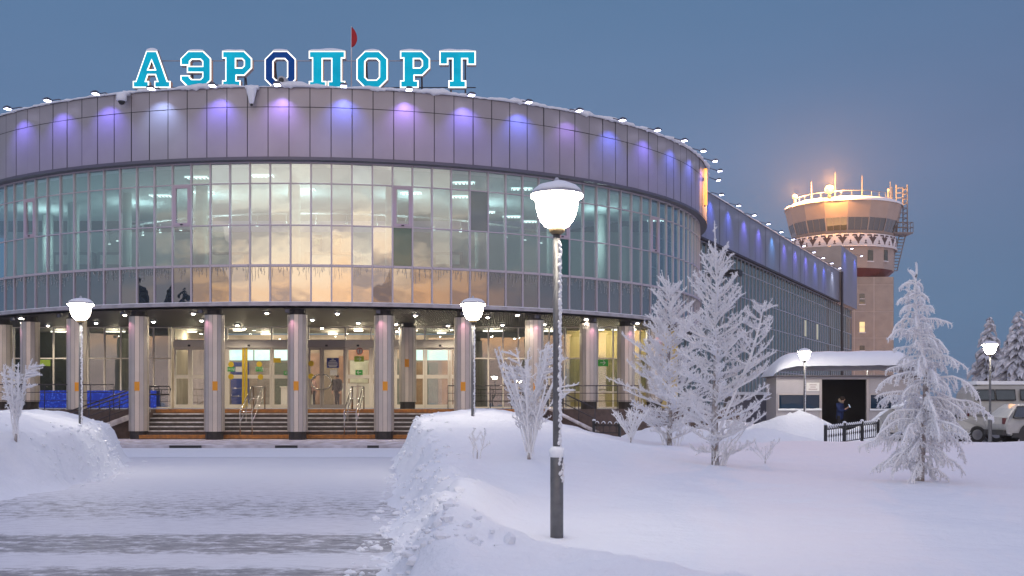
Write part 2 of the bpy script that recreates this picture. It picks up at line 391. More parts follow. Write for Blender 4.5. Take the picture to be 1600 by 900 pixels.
# ------------------------------------------------------------------ ground
XR = [(4, -.9), (9.7, -1.27), (15.5, -1.66), (24.2, -2.46), (31, -2.95), (38, -3.5)]
XL = [(4, -5.6), (9.7, -6.2), (16.5, -7.35), (21, -7.75), (24, -8.2), (28, -9.45), (33, -10.3)]
def ground_h(X, Y, detail=True):
    p = Vector((X, Y, 0)); z = -.03
    # right-hand field and bank
    wob = noise.noise(p*.9)*.22+noise.noise(p*3.1)*.10
    d = X-lerp_tab(XR, Y)+(wob if detail else 0)
    if d > 0 and Y < 36:
        end = 1-sm(30.5, 33.0, Y+.5*noise.noise(p*.8))
        if X > 4.2: end = 1-sm(33.5, 36, Y)*.9
        fieldz = .08+.30*sm(9.5, 18, Y+.5*max(0, X-3))+.07*noise.noise(p*.23+Vector((5, 1, 0)))
        hump = .95*math.exp(-((X+.7)/3.0)**2)*sm(13, 27, Y)
        ridge = .20*math.exp(-((d-.75)/.55)**2)*(1-sm(13, 20, Y))
        cr_ = math.exp(-((Y-9.0+1.05*X)/(1.0+.3*noise.noise(p*.7)))**2)*sm(.0, .8, d)*(1-sm(1.5, 3.2, X))
        ridge += .30*cr_+.10*math.exp(-((d-.6)/.5)**2)*(1-sm(13, 16, Y))
        ridge += .10*sm(7, 10, Y)*math.exp(-((X-3.5-.4*(Y-9))/1.6)**2)*(1-sm(11, 15, Y))
        fw = .85 if Y < 18 else .85-.35*sm(18, 26, Y)
        face = sm(0, fw, d)
        h = (fieldz+hump+ridge)*face*end
        if detail:
            rough = max(math.exp(-((d-.45)/.55)**2), .8*math.exp(-((Y-8.7+1.05*X)/.9)**2)*(1-sm(1.0, 2.6, X)))
            h += face*end*(.085*rough*noise.fractal(p*2.6, 1, 2, 4)+.12*rough*(abs(noise.noise(p*1.7+Vector((3, 3, 0))))-.25)+.03*rough*noise.noise(p*10)+.035*noise.noise(p*.9)+.012*noise.noise(p*3.3)
                           + .05*sm(20, 27, Y)*noise.fractal(p*2.2, 1, 2, 3)*math.exp(-((X)/3.5)**2))
            for mx, my, mr, mh in ((-1.55, 17.3, .42, .10), (-.85, 15.2, .40, .10), (-.45, 13.6, .45, .11), (-.15, 14.1, .35, .08), (-1.9, 19.5, .4, .07)):
                q = ((X-mx)/mr)**2+((Y-my)/(mr*1.7))**2
                if q < 4: h += 1.35*mh*math.exp(-q*1.2)
        z = max(z, h-.03)
    # left-hand bank
    wob = noise.noise(p*.8+Vector((9, 2, 0)))*.25+noise.noise(p*2.7)*.1
    d = lerp_tab(XL, Y)-X+(wob if detail else 0)
    if d > 0 and Y < 33:
        end = 1-sm(29.0, 30.2, Y+.4*noise.noise(p*1.1))
        fw = 2.6-2.0*sm(15, 22, Y)
        top = .55+.75*sm(13, 22, Y)+.10*noise.noise(p*.5)
        face = sm(0, fw, d)
        h = top*face*end*(.70+.30*sm(.1, 1.9, d))
        if detail: h += face*end*(.05*noise.fractal(p*1.8, 1, 2, 4)+.05*noise.noise(p*5)*math.exp(-((d-.5)/.7)**2))
        z = max(z, h-.03)
    # ploughed heaps near the shelter and beside the plinth
    for mx, my, rx, ry, mh in ((11.2, 45.5, 2.0, 1.6, 1.15), (9.0, 46.5, 1.8, 1.6, .8), (14.9, 45.2, 1.5, 1.2, 1.25), (17.0, 46.3, 1.8, 1.0, 1.0),
                               (6.2, 43.5, 2.2, 1.5, .7), (9.0, 42.0, 2.0, 1.3, .55)):
        q = ((X-mx)/rx)**2+((Y-my)/ry)**2
        if q < 6: z = max(z, mh*math.exp(-q)*(1+.25*(noise.fractal(p*1.3, 1, 2, 3) if detail else 0))-.03)
    return z
def grid_axis(segs):
    a = []
    for lo, hi, st in segs:
        n = max(1, round((hi-lo)/st)); a += [lo+(hi-lo)*i/n for i in range(n)]
    return a+[segs[-1][1]]
xs = grid_axis([(-900, -100, 200), (-100, -30, 14), (-30, -14, 1.0), (-14, -6, .12), (-6, -2.8, .4), (-2.8, 3, .085), (3, 9, .2), (9, 24, .3), (24, 60, 4), (60, 100, 20), (100, 900, 200)])
ys = grid_axis([(-900, -100, 200), (-100, 0, 20), (0, 5.5, .6), (5.5, 20, .1), (20, 31.5, .13), (31.5, 37, .25), (37, 49, .3), (49, 70, 3), (70, 200, 26), (200, 1400, 200)])
mb = MB()
for y in ys:
    for x in xs: mb.v.append(Vector((x, y, ground_h(x, y))))
nx = len(xs)
for j in range(len(ys)-1):
    for i in range(nx-1):
        a = j*nx+i; mb.f.append((a, a+1, a+1+nx, a+nx)); mb.m.append(0); mb.s.append(True)
structure(mb.build('snow_ground', snow))

def ground_hit(px, py, y0=7.0, y1=60.0):
    Y = y0
    while Y < y1:
        p = W(px, py, Y)
        if p.z <= ground_h(p.x, Y): return p
        Y += .05
    return W(px, py, y1)

# cleared path with snow-streaked asphalt
def path_mat():
    m = bpy.data.materials.new('streaked_asphalt'); m.use_nodes = True; nt = m.node_tree; b = nt.nodes['Principled BSDF']
    tc = nt.nodes.new('ShaderNodeTexCoord'); L = nt.links.new
    mp = nt.nodes.new('ShaderNodeMapping'); mp.inputs['Scale'].default_value = (.8, 1, 1); L(tc.outputs['Object'], mp.inputs['Vector'])
    n = nt.nodes.new('ShaderNodeTexNoise'); n.inputs['Scale'].default_value = 4.5; n.inputs['Detail'].default_value = 10; n.inputs['Roughness'].default_value = .74
    L(mp.outputs[0], n.inputs['Vector'])
    sp = nt.nodes.new('ShaderNodeSeparateXYZ'); L(tc.outputs['Object'], sp.inputs[0])
    # wheel-swept bands across the path, by distance
    mr = nt.nodes.new('ShaderNodeMapRange'); mr.inputs['From Min'].default_value = 8; mr.inputs['From Max'].default_value = 38
    n3 = nt.nodes.new('ShaderNodeTexNoise'); n3.inputs['Scale'].default_value = .5; n3.inputs['Detail'].default_value = 3
    L(tc.outputs['Object'], n3.inputs['Vector'])
    ad = nt.nodes.new('ShaderNodeMath'); ad.operation = 'MULTIPLY_ADD'; ad.inputs[1].default_value = .5; L(n3.outputs['Fac'], ad.inputs[0]); L(sp.outputs['Y'], ad.inputs[2])
    L(ad.outputs[0], mr.inputs['Value'])
    r = nt.nodes.new('ShaderNodeValToRGB'); e = r.color_ramp.elements
    def st(y): return (y+.25-8)/30
    stops = [(8, .92), (10.0, .94), (10.4, .10), (11.0, .12), (11.4, .92), (12.7, .88), (13.1, .14), (14.3, .18), (15.0, .62), (16.8, .66), (18.2, .36), (20, .14), (24, .0), (38, 0)]
    e[0].position = st(stops[0][0]); e[0].color = (*([stops[0][1]]*3), 1); e[1].position = 1; e[1].color = (0, 0, 0, 1)
    for y, v in stops[1:-1]:
        x = e.new(st(y)); x.color = (v, v, v, 1)
    L(mr.outputs[0], r.inputs['Fac'])
    nb_ = nt.nodes.new('ShaderNodeMath'); nb_.operation = 'MULTIPLY_ADD'; nb_.inputs[1].default_value = 3.2; nb_.inputs[2].default_value = -1.6; L(n.outputs['Fac'], nb_.inputs[0])
    s = nt.nodes.new('ShaderNodeMath'); s.operation = 'ADD'; L(nb_.outputs[0], s.inputs[0]); L(r.outputs['Color'], s.inputs[1])
    r2 = nt.nodes.new('ShaderNodeValToRGB'); q = r2.color_ramp.elements
    q[0].position = .62; q[0].color = (.70, .71, .75, 1); q[1].position = 1.15; q[1].color = (.29, .29, .305, 1)
    x = q.new(.80); x.color = (.44, .44, .46, 1)
    L(s.outputs[0], r2.inputs['Fac'])
    # fine scattered grit
    n4 = nt.nodes.new('ShaderNodeTexNoise'); n4.inputs['Scale'].default_value = 9; n4.inputs['Detail'].default_value = 8; n4.inputs['Roughness'].default_value = .8
    mp4 = nt.nodes.new('ShaderNodeMapping'); mp4.inputs['Scale'].default_value = (.45, 1, 1); L(tc.outputs['Object'], mp4.inputs['Vector']); L(mp4.outputs[0], n4.inputs['Vector'])
    r4 = nt.nodes.new('ShaderNodeValToRGB'); r4.color_ramp.elements[0].position = .36; r4.color_ramp.elements[0].color = (.45, .45, .47, 1)
    r4.color_ramp.elements[1].position = .52; r4.color_ramp.elements[1].color = (1, 1, 1, 1); L(n4.outputs['Fac'], r4.inputs['Fac'])
    mx = nt.nodes.new('ShaderNodeMix'); mx.data_type = 'RGBA'; mx.blend_type = 'MULTIPLY'; L(r.outputs['Color'], mx.inputs['Factor'])
    ml = nt.nodes.new('ShaderNodeMath'); ml.operation = 'MULTIPLY'; ml.inputs[1].default_value = 2.3; ml.use_clamp = True; L(r.outputs['Color'], ml.inputs[0]); L(ml.outputs[0], mx.inputs['Factor'])
    L(r2.outputs['Color'], mx.inputs['A']); L(r4.outputs['Color'], mx.inputs['B']); L(mx.outputs['Result'], b.inputs['Base Color'])
    bp = nt.nodes.new('ShaderNodeBump'); bp.inputs['Strength'].default_value = .5; bp.inputs['Distance'].default_value = .02; L(n4.outputs['Fac'], bp.inputs['Height']); L(bp.outputs['Normal'], b.inputs['Normal'])
    b.inputs['Roughness'].default_value = .6
    return m
pm = path_mat()
mb = MB()
Ys = [3+i*.5 for i in range(58)]
for a, b in zip(Ys, Ys[1:]):
    mb.face([(lerp_tab(XL, a)-1.5, a, 0), (lerp_tab(XR, a)+1.0, a, 0), (lerp_tab(XR, b)+1.0, b, 0), (lerp_tab(XL, b)-1.5, b, 0)])
structure(mb.build('path', pm))
mb = MB(); mb.face([(-40, 31.4, .0), (4.0, 31.4, .0), (4.0, 38.35, .0), (-40, 38.35, .0)])
structure(mb.build('road', snow))
# kerb and pavement in front of the columns
mb = MB(); mb.box2((-40, 38.4, -.05), (3.5, 38.7, .09))
structure(mb.build('kerb', mat('snowy_kerb', (.66, .62, .66), .85, color2=(.40, .36, .38), nscale=1.8)))
for px0, px1 in ((265, 315), (430, 465), (574, 592)):
    a = W(px0, 700, 38.4); b = W(px1, 700, 38.4); mb = MB()
    mb.box2((a.x, 38.36, -.02), (b.x, 38.40, .085)); mb.box2((a.x+.05, 38.30, -.02), (b.x-.08, 38.36, .03))
    structure(mb.build('kerb_gap', black_m))
mb = MB(); mb.face([(-40, 38.7, .06), (3.5, 38.7, .06), (3.5, 50, .06), (-40, 50, .06)])
structure(mb.build('pavement', granite_side))
# ------------------------------------------------------------------ terminal: the rotunda
CX, CY = -9.17, 64.1
RF, RG, RC = 19.73, 19.34, 18.6
ZT, ZB, ZG = 13.68, 10.98, 5.28
Z1, Z2, Z3 = 10.04, 8.42, 6.85        # transoms; Z3 = foot of the clear glazing
STEP = 2.3377; T0 = -.66
FLOOR = 1.25; SOFF = 5.20; YD = 55.5
def ring(th, r, z): return Vector((CX+r*math.sin(R(th)), CY-r*math.cos(R(th)), z))
def theta_of(px, r):
    u = (px-800)/FPX; a = u*u+1; b = -2*(u*CX+CY); c = CX*CX+CY*CY-r*r
    Y = (-b-math.sqrt(max(0, b*b-4*a*c)))/(2*a)
    return math.degrees(math.atan2(u*Y-CX, CY-Y))

T = thing('airport_terminal', (CX, CY, 0), 'round airport terminal with grey metal parapet, curved glass front and columned entrance porch', 'building')
# parapet cladding (flat panels with open joints) on a dark backing
mb = MB(); rnd = random.Random(3)
nb = 154
for i in range(nb):
    t0 = T0+STEP*i+.045; t1 = T0+STEP*(i+1)-.045
    vis = True
    for z0, z1 in ((ZB+.02, 12.90), (12.925, ZT-.02)):
        dr = rnd.uniform(-.012, .012); dr2 = rnd.uniform(-.012, .012)
        mb.face([ring(t0, RF+dr, z0), ring(t1, RF+dr2, z0), ring(t1, RF+dr2, z1), ring(t0, RF+dr, z1)], 0)
for i in range(nb):
    t0 = T0+STEP*i; t1 = t0+STEP
    mb.face([ring(t0, RF-.06, ZB), ring(t1, RF-.06, ZB), ring(t1, RF-.06, ZT), ring(t0, RF-.06, ZT)], 1)
    mb.face([ring(t0, RF+.02, ZB), ring(t0, RG-.1, ZB), ring(t1, RG-.1, ZB), ring(t1, RF+.02, ZB)], 2)     # underside
    mb.face([ring(t0, RF+.02, ZB-.10), ring(t1, RF+.02, ZB-.10), ring(t1, RF+.02, ZB+.01), ring(t0, RF+.02, ZB+.01)], 2)
    mb.face([ring(t0, RF+.02, ZB-.10), ring(t0, RG-.1, ZB-.10), ring(t1, RG-.1, ZB-.10), ring(t1, RF+.02, ZB-.10)], 2)
    mb.face([ring(t0, RF+.03, ZT-.03), ring(t1, RF+.03, ZT-.03), ring(t1, RF+.03, ZT), ring(t0, RF+.03, ZT)], 2)
    mb.face([ring(t0, RF+.03, ZT), ring(t1, RF+.03, ZT), ring(t1, RF-.5, ZT), ring(t0, RF-.5, ZT)], 2)
mb.build('parapet', [fascia_m, dark_gap, mat('parapet_trim', (.13, .125, .14), .5, .5)], T)
# roof sheet with snow and the cornice of snow along the parapet
mb = MB(); n = 180
mb.face([ring(360*i/n, RF-.4, 13.35) for i in range(n)], 0)
mb.build('roof', snow_roof, T)
mb = MB(); prev = None
n = 900
for i in range(n+1):
    t = -62+ (152*i/n)
    q = Vector((t*.16, 0, 0)); a = noise.fractal(q*1.2, 1, 2, 4)+.25*noise.noise(q*7)
    amt = max(.0, .55+.9*a)*(1.0 if t > -16 else .45)
    h = .02+.23*amt; o = .03+.15*max(0, amt+noise.noise(q*9)*.4)
    drop = .015+.20*max(0, noise.noise(q*3+Vector((0, 4, 0)))+.5*noise.noise(q*11))*amt
    cur = [ring(t, RF-.55, ZT+.02), ring(t, RF-.45, ZT+h*.8), ring(t, RF-.1, ZT+h), ring(t, RF+.03+o, ZT+h*.55), ring(t, RF+.035+o*.9, ZT-drop*.6), ring(t, RF+.035, ZT-drop)]
    k = len(mb.v); mb.v += cur
    if prev is not None:
        for j in range(5):
            mb.f.append((prev+j, prev+j+1, k+j+1, k+j)); mb.m.append(0); mb.s.append(True)
    prev = k
mb.build('parapet_snow', snow_roof, T)

# one bay of curtain wall, copied round the front
def pane(mb, x0, x1, z0, z1, r, m=0, tilt=.004, rnd=random):
    ax = rnd.uniform(-tilt, tilt); az_ = rnd.uniform(-tilt, tilt)
    hx = (x1-x0)/2; hz = (z1-z0)/2
    def P(x, z): return (x, -r+ax*(x-(x0+x1)/2)+az_*(z-(z0+z1)/2), z)
    mb.face([P(x0, z0), P(x1, z0), P(x1, z1), P(x0, z1)], m)
hw = RG*math.tan(R(STEP/2)); rc_ = RG*math.cos(R(STEP/2))
def local_build(mb, name, mats, parent): return mb.build(name, mats, parent, world=False)
win_src = []; rnd = random.Random(11)
for k in range(9):
    mb = MB()
    for z0, z1 in ((Z3+.05, Z2-.02), (Z2+.02, Z1-.02), (Z1+.02, ZB-.1)): pane(mb, -hw+.025, hw-.025, z0, z1, rc_, 0, .011, rnd)
    win_src.append(mb)
sp_src = []
for k in range(9):
    mb = MB(); pane(mb, -hw+.025, hw-.025, ZG+.14, Z3-.05, rc_, 0, .008, rnd); sp_src.append(mb)
fr = MB()
for z0, z1, d in ((Z3-.045, Z3+.045, .075), (Z2-.02, Z2+.02, .045), (Z1-.02, Z1+.02, .045), (ZB-.16, ZB-.10, .045)):
    fr.box2((-hw+.034, -rc_-d, z0), (hw-.034, -rc_+.05, z1))
fr.box2((-hw-.030, -rc_-.055, ZG+.10), (-hw+.030, -rc_+.10, ZB-.1))
sill = MB(); sill.box2((-hw-.02, -rc_-.17, ZG), (hw+.02, -rc_+.2, ZG+.13)); sill.box2((-hw-.02, -rc_-.19, ZG+.13), (hw+.02, -rc_+.02, ZG+.155), 1)
cas = MB()
for a, b in (((-hw+.034, Z2+.022), (-hw+.15, Z1-.022)), ((hw-.15, Z2+.022), (hw-.034, Z1-.022))): cas.box2((a[0], -rc_-.06, a[1]), (b[0], -rc_+.03, b[1]))
cas.box2((-hw+.15, -rc_-.06, Z2+.022), (hw-.15, -rc_+.03, Z2+.13)); cas.box2((-hw+.15, -rc_-.06, Z1-.13), (hw-.15, -rc_+.03, Z1-.022)); cas.box2((-.05, -rc_-.10, Z2+.05), (.05, -rc_-.06, Z2+.09), 1)
meshes = {}
def inst(key, mb, name, mats, parent, rz):
    if key not in meshes:
        o = local_build(mb, name, mats, parent); meshes[key] = o.data
    else:
        o = bpy.data.objects.new(name, meshes[key]); col.objects.link(o); o.parent = parent
    o.rotation_euler.z = rz
    return o
cas_bays = {round((theta_of(px, RG)-T0)/STEP-.5) for px in (55, 283, 630, 880, 1021)}
rnd = random.Random(5)
for i in range(-26, 40):
    rz = R(T0+STEP*(i+.5))
    k = rnd.randrange(9)
    w = inst(('w', k), win_src[k], 'window', glass_up, T, rz)
    inst('f', fr, 'window_frame', frame_m, w, 0)
    inst('s', sill, 'sill', [ledge_m, snow_roof], w, 0)
    if i in cas_bays: inst('c', cas, 'casement', [frame_pink, dark_gap], w, 0)
    k = rnd.randrange(9)
    inst(('p', k), sp_src[k], 'spandrel_panel', spandrel_m, T, rz)

cp = MB(); pane(cp, -hw+.03, hw-.03, Z3+.05, Z2-.025, rc_+.012, 0, 0)
for px in (628, 882): b_ = round((theta_of(px, RG)-T0)/STEP-.5); inst('cp', cp, 'clear_pane', clear_pane, T, R(T0+STEP*(b_+.5)))
cp2 = MB(); pane(cp2, -hw+.03, hw-.03, Z2+.025, Z1-.025, rc_+.012, 0, 0)
b_ = round((theta_of(748, RG)-T0)/STEP-.5); inst('cp2', cp2, 'clear_pane', glass_mat('greyish_pane', None, .16, opaque=(.13, .16, .15)), T, R(T0+STEP*(b_+.5)))
# upper hall behind the glass
mb = MB(); n = 60
arc = [(-72+144*i/n) for i in range(n+1)]
YB = 62.5
def clampY(p, y): return Vector((p.x, max(p.y, min(y, 200)), p.z))
mb.face([ring(t, RG-.25, 10.72) for t in arc][::-1], 0)          # ceiling
mb.face([ring(t, RG-.15, ZG+.02) for t in arc], 1)               # floor slab
half = 18.3
mb.face([(CX-half, YB, ZG), (CX+half, YB, ZG), (CX+half, YB, 10.8), (CX-half, YB, 10.8)], 2)
mb.build('hall_room', [hall_ceiling, hall_floor, hall_wall], T)
mb = MB()
for r_, t_list in ((15.6, range(-60, 76, 15)),):
    for t in t_list:
        p = ring(t, r_, 0)
        mb.lathe([(.26, ZG), (.26, 10.7)], (p.x, p.y, 0), 12, 0)
mb.build('hall_column', hall_wall, T)
for px, w_, c in ((115, 2.2, 0), (175, 1.4, 0), (352, 2.6, 0), (520, 3.0, 0), (700, 1.6, 0)):   # wall furniture seen through the glass
    a = W(px, 390, 61.8); mb = MB(); mb.box((a.x, 61.9, 8.6), (w_, .5, 2.0)); mb.box((a.x, 61.62, 9.2), (w_*.8, .06, .5), 1)
    mb.build('hall_cabinet', [mat('cabinet', (.16, .19, .20), .6), hall_wall], T)
mb = MB(); mb.tube([ring(t, 12.8, 9.95) for t in range(-58, 66, 3)], .06, 6)
for t in range(-58, 66, 6): p = ring(t, 12.8, 9.6); mb.tube([p, p+Vector((0, 0, .35))], .015, 4); mb.tube([p+Vector((0, 0, -.16)), p], .06, 8)
mb.build('light_track', mat('track_metal', (.30, .33, .33), .5, .3), T)
mb = MB()
for t in range(-58, 66, 6): p = ring(t, 12.8, 9.42); mb.tube([p, p+Vector((0, 0, .02))], .065, 8)
mb.build('track_lamp', panel_on, T)
for px, py, w_, h_ in ((883, 493, 1.0, .8), (856, 488, .8, .8)):
    a = W(px, py, 61.9); mb = MB(); mb.box((a.x, 62.1, a.z), (w_, .05, h_)); mb.build('wall_poster', yellow_wall, T)
for px in (495, 525): a = W(px, 380, 61); mb = MB(); mb.box((a.x, 61.2, a.z), (.5, .1, .9)); mb.box((a.x, 61.12, a.z+.1), (.3, .04, .3), 1); mb.build('wall_screen', [mat('unlit_screen', (.03, .05, .05), .4), yellow_wall], T)
# ceiling luminaires of the hall
pans = []
for r_ in (17.6, 14.6, 11.8):
    for t in range(-57, 72, 9):
        pans.append((r_, t+ (4 if r_ == 14.6 else 0)))
for r_, t in pans:
    p = ring(t, r_, 10.66)
    if p.y > YB-.6 or hash((r_*10, t)) % 100 > 34: continue
    mb = MB(); mb.box((p.x, p.y, 10.67), (.9, .34, .05), 0)
    for j in range(6): mb.box((p.x-.4+j*.16, p.y, 10.635), (.05, .34, .03), 1)
    mb.build('hall_luminaire', [panel_on, hall_wall], T)

for t_ in (-54, -36, -18, 0, 18, 36, 54):  # added fill lights, in place of more light from the ceiling luminaires
    q = ring(t_, 13.8 if abs(t_) < 40 else 16.2, 9.7)
    if q.y < YB-1: light('POINT', 'hall_fill', q, 180, (1.0, .98, .93), T, radius=.35)
# soffit over the porch and its edge
mb = MB()
mb.face([ring(t, RG-.03, SOFF) for t in [(-80+160*i/80) for i in range(81)]][::-1], 0)
sof = mb.build('soffit', soffit_m, T)
ntf = soffit_m.node_tree; bb = ntf.nodes['Principled BSDF']
tcs = ntf.nodes.new('ShaderNodeTexCoord'); wv = ntf.nodes.new('ShaderNodeTexWave'); wv.inputs['Scale'].default_value = 3.2; wv.bands_direction = 'X'
ntf.links.new(tcs.outputs['Object'], wv.inputs['Vector']); bps = ntf.nodes.new('ShaderNodeBump'); bps.inputs['Strength'].default_value = .9; bps.inputs['Distance'].default_value = .03
ntf.links.new(wv.outputs['Fac'], bps.inputs['Height']); ntf.links.new(bps.outputs['Normal'], bb.inputs['Normal'])

# columns: faceted cladding, dark foot and neck, orange reflector
col_px = [(5, 'p'), (47, 'p'), (120, 'g'), (217, 'g'), (335, 'g'), (465, 'g'), (600, 'g'), (725, 'g'), (835, 'g'), (920, 'p'), (978, 'p'), (1022, 'p')]
def column(x, y, z0, top, mark, rz, mk_side=-1):
    mb = MB()
    prof = []
    r_ = .40
    # twelve-sided shaft with small open joints between the sheets
    NSD = 14; DA = 360/NSD
    for j in range(NSD):
        a0 = rz+R(DA*(j+.5))+R(.7); a1 = rz+R(DA*(j+1.5))-R(.7)
        p0 = Vector((x+r_*math.cos(a0), y+r_*math.sin(a0), 0)); p1 = Vector((x+r_*math.cos(a1), y+r_*math.sin(a1), 0))
        mb.face([p0+Vector((0, 0, z0+.32)), p1+Vector((0, 0, z0+.32)), p1+Vector((0, 0, top)), p0+Vector((0, 0, top))], 0)
    mb.lathe([(r_-.012, z0+.3), (r_-.012, top-.01)], (x, y, 0), NSD, 1, False, rz+R(DA/2))
    c = mb.build('column', [col_m, dark_gap], T)
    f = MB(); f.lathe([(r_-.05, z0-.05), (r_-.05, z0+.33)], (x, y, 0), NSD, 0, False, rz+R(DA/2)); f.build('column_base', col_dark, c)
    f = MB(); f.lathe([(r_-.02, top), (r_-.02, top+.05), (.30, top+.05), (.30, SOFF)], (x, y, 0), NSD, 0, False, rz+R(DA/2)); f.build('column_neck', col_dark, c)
    if mark:
        # plate on the facet that looks towards the road
        d = Vector((0-x, 0-y, 0)).normalized()
        d = Matrix.Rotation(R(-4), 3, 'Z') @ d
        k = round((math.atan2(d.y, d.x)-rz)/R(DA)); a = rz+k*R(DA)
        n_ = Vector((math.cos(a), math.sin(a), 0)); rr = r_*math.cos(R(DA/2))
        f = MB(); f.box(Vector((x, y, z0 + (2.12 if z0 < 1 else 2.1)))+n_*(rr+.012), (.02, .20, .36), 0, a); f.build('reflector', orange_m, c)
    return c
cols_xy = []
for px, kind in col_px:
    th = theta_of(px, RC); p = ring(th, RC, 0)
    z0 = .06 if kind == 'g' else FLOOR
    column(p.x, p.y, z0, 4.98, kind == 'g', R(th)-math.pi/2, -1); cols_xy.append((p, th, kind))
p = W(637, 600, 53.2); column(p.x, p.y, FLOOR, 4.98, True, -math.pi/2)
p = W(548, 600, 66.0)

# porch floor, plinth walls and the wide steps
XS0, XS1 = W(240, 640, 48).x, W(852, 640, 48).x
mb = MB()
mb.box2((CX-19, 47.25, -.1), (XS0, YD+.3, FLOOR-.004), 1)
mb.box2((XS0, 48.62, -.1), (XS1, YD+.3, FLOOR), 0)
mb.box2((XS1, 48.9, -.1), (CX+19, YD+.3, FLOOR-.004), 1)
mb.build('porch_floor', [granite, plinth_m], T)
mb = MB()
nst = 7; rise = (FLOOR-.06)/nst; tr = .36; ys0 = 46.1
for i in range(nst):
    y0 = ys0+i*tr; z1 = .06+rise*(i+1)
    mb.box2((XS0, y0, .0), (XS1, 48.618, z1-.045), 0)
    y1 = y0+tr if i < nst-1 else 48.618
    edge = 2 if i in (0, nst-1) else 1
    mb.box2((XS0+.01, y0-.03, z1-.045), (XS1-.01, y1-.035, z1), edge)
    if i in (0, nst-1): mb.box2((XS0+.01, y0-.012, z1-.14), (XS1-.01, y0-.001, z1-.045), 2)
mb.build('entrance_steps', [granite, tread_m, stripe_m], T)

# ------------------------------------------------------------------ ground-floor glass front
def glazing(px0, px1, transoms=(), z0=FLOOR+.04, z1=SOFF-.02, fm=white_frame, gm=glass_low, y=YD, w=.035, name='lobby_window'):
    x0 = W(px0, 0, y).x; x1 = W(px1, 0, y).x
    mb = MB(); zs = [z0, *transoms, z1]
    for a, b in zip(zs, zs[1:]):
        ax = random.uniform(-.004, .004); bx = random.uniform(-.004, .004)
        mb.face([(x0, y-ax, a), (x1, y+ax, a), (x1, y+ax+bx, b), (x0, y-ax+bx, b)])
    g = mb.build(name, gm, T)
    f = MB()
    for x in (x0, x1): f.box2((x-w+(w if x == x0 else 0), y-.05, z0), (x+(w if x == x0 else 0), y+.05, z1))
    f.box2((x0+w, y-.05, z0-.02), (x1-w, y+.05, z0+.05)); f.box2((x0+w, y-.05, z1-.05), (x1-w, y+.05, z1))
    for t in transoms: f.box2((x0+w, y-.05, t-.03), (x1-w, y+.05, t+.03))
    f.build('window_frame', fm, g)
    return g
TR = 3.67
left = [-95, -48, -8, 22, 55, 84, 111, 138, 163.5, 189, 214, 240, 268]
for a, b in zip(left, left[1:]): glazing(a, b, (TR,))
right = [712, 740, 763, 786, 810, 834, 858, 882, 910, 934, 958, 978, 1000, 1025]
for a, b in zip(right, right[1:]): glazing(a, b, (TR, 2.05) if a > 860 else (TR,))
# door screens: glass over a deep header, doors with a middle rail
ZH0, ZH1 = 4.18, 4.50
def door_screen(px0, px1, leaves, fm=white_frame, midrail=True, header=True):
    dg_ = door_glass if px0 > 330 and px0 < 660 else glass_low
    x0 = W(px0, 0, YD).x; x1 = W(px1, 0, YD).x
    g = glazing(px0, px1, (), ZH1+.02, SOFF-.02, fm, dg_)
    h = MB(); h.box2((x0, YD-.16, ZH0), (x1, YD+.08, ZH1)); h.box(((x0+x1)/2, YD-.17, ZH0+.10), (.12, .03, .09), 1)
    h.build('door_header', [fm, black_m], T)
    for a, b in zip(leaves, leaves[1:]):
        xa = W(a, 0, YD).x+.01; xb = W(b, 0, YD).x-.01
        d = MB(); d.face([(xa, YD, FLOOR+.05), (xb, YD, FLOOR+.05), (xb, YD, ZH0), (xa, YD, ZH0)])
        do = d.build('door', dg_, T)
        f = MB(); w = .09
        f.box2((xa, YD-.05, FLOOR+.02), (xa+w, YD+.05, ZH0-.01)); f.box2((xb-w, YD-.05, FLOOR+.02), (xb, YD+.05, ZH0-.01))
        f.box2((xa+w, YD-.05, FLOOR+.02), (xb-w, YD+.05, FLOOR+.20)); f.box2((xa+w, YD-.05, ZH0-.10), (xb-w, YD+.05, ZH0-.01))
        if midrail: f.box2((xa+w, YD-.05, 2.70), (xb-w, YD+.05, 2.88))
        f.build('door_frame', fm, do)
door_screen(272, 322, [272, 297.5, 322])
door_screen(322, 355, [322, 355])
dl = [355, 383, 425]
door_screen(355, 425, dl, white_frame)
door_screen(425, 482, [425, 454, 482])
door_screen(482, 540, [482, 503, 540], grey_frame, False)
door_screen(540, 580, [540, 580])
door_screen(580, 617, [580, 617])
door_screen(617, 664, [617, 641, 664])
door_screen(664, 712, [664, 703, 712])
x = W(383, 0, YD).x; mb = MB(); mb.box2((x-.13, YD-.09, FLOOR+.02), (x-.02, YD-.055, ZH0)); mb.box2((x+.02, YD-.09, FLOOR+.02), (x+.13, YD-.055, ZH0)); mb.build('door_edge_stripe', yellow_m, T)
for s in (-1, 1):   # big round pull handles on the swing doors
    c = W(503, 597, YD); mb = MB()
    mb.tube([(c.x+s*.06+s*.42*math.sin(R(a)), YD-.13, c.z+.36*math.cos(R(a))) for a in range(0, 181, 15)], .035, 8); mb.build('pull_handle', steel, T)

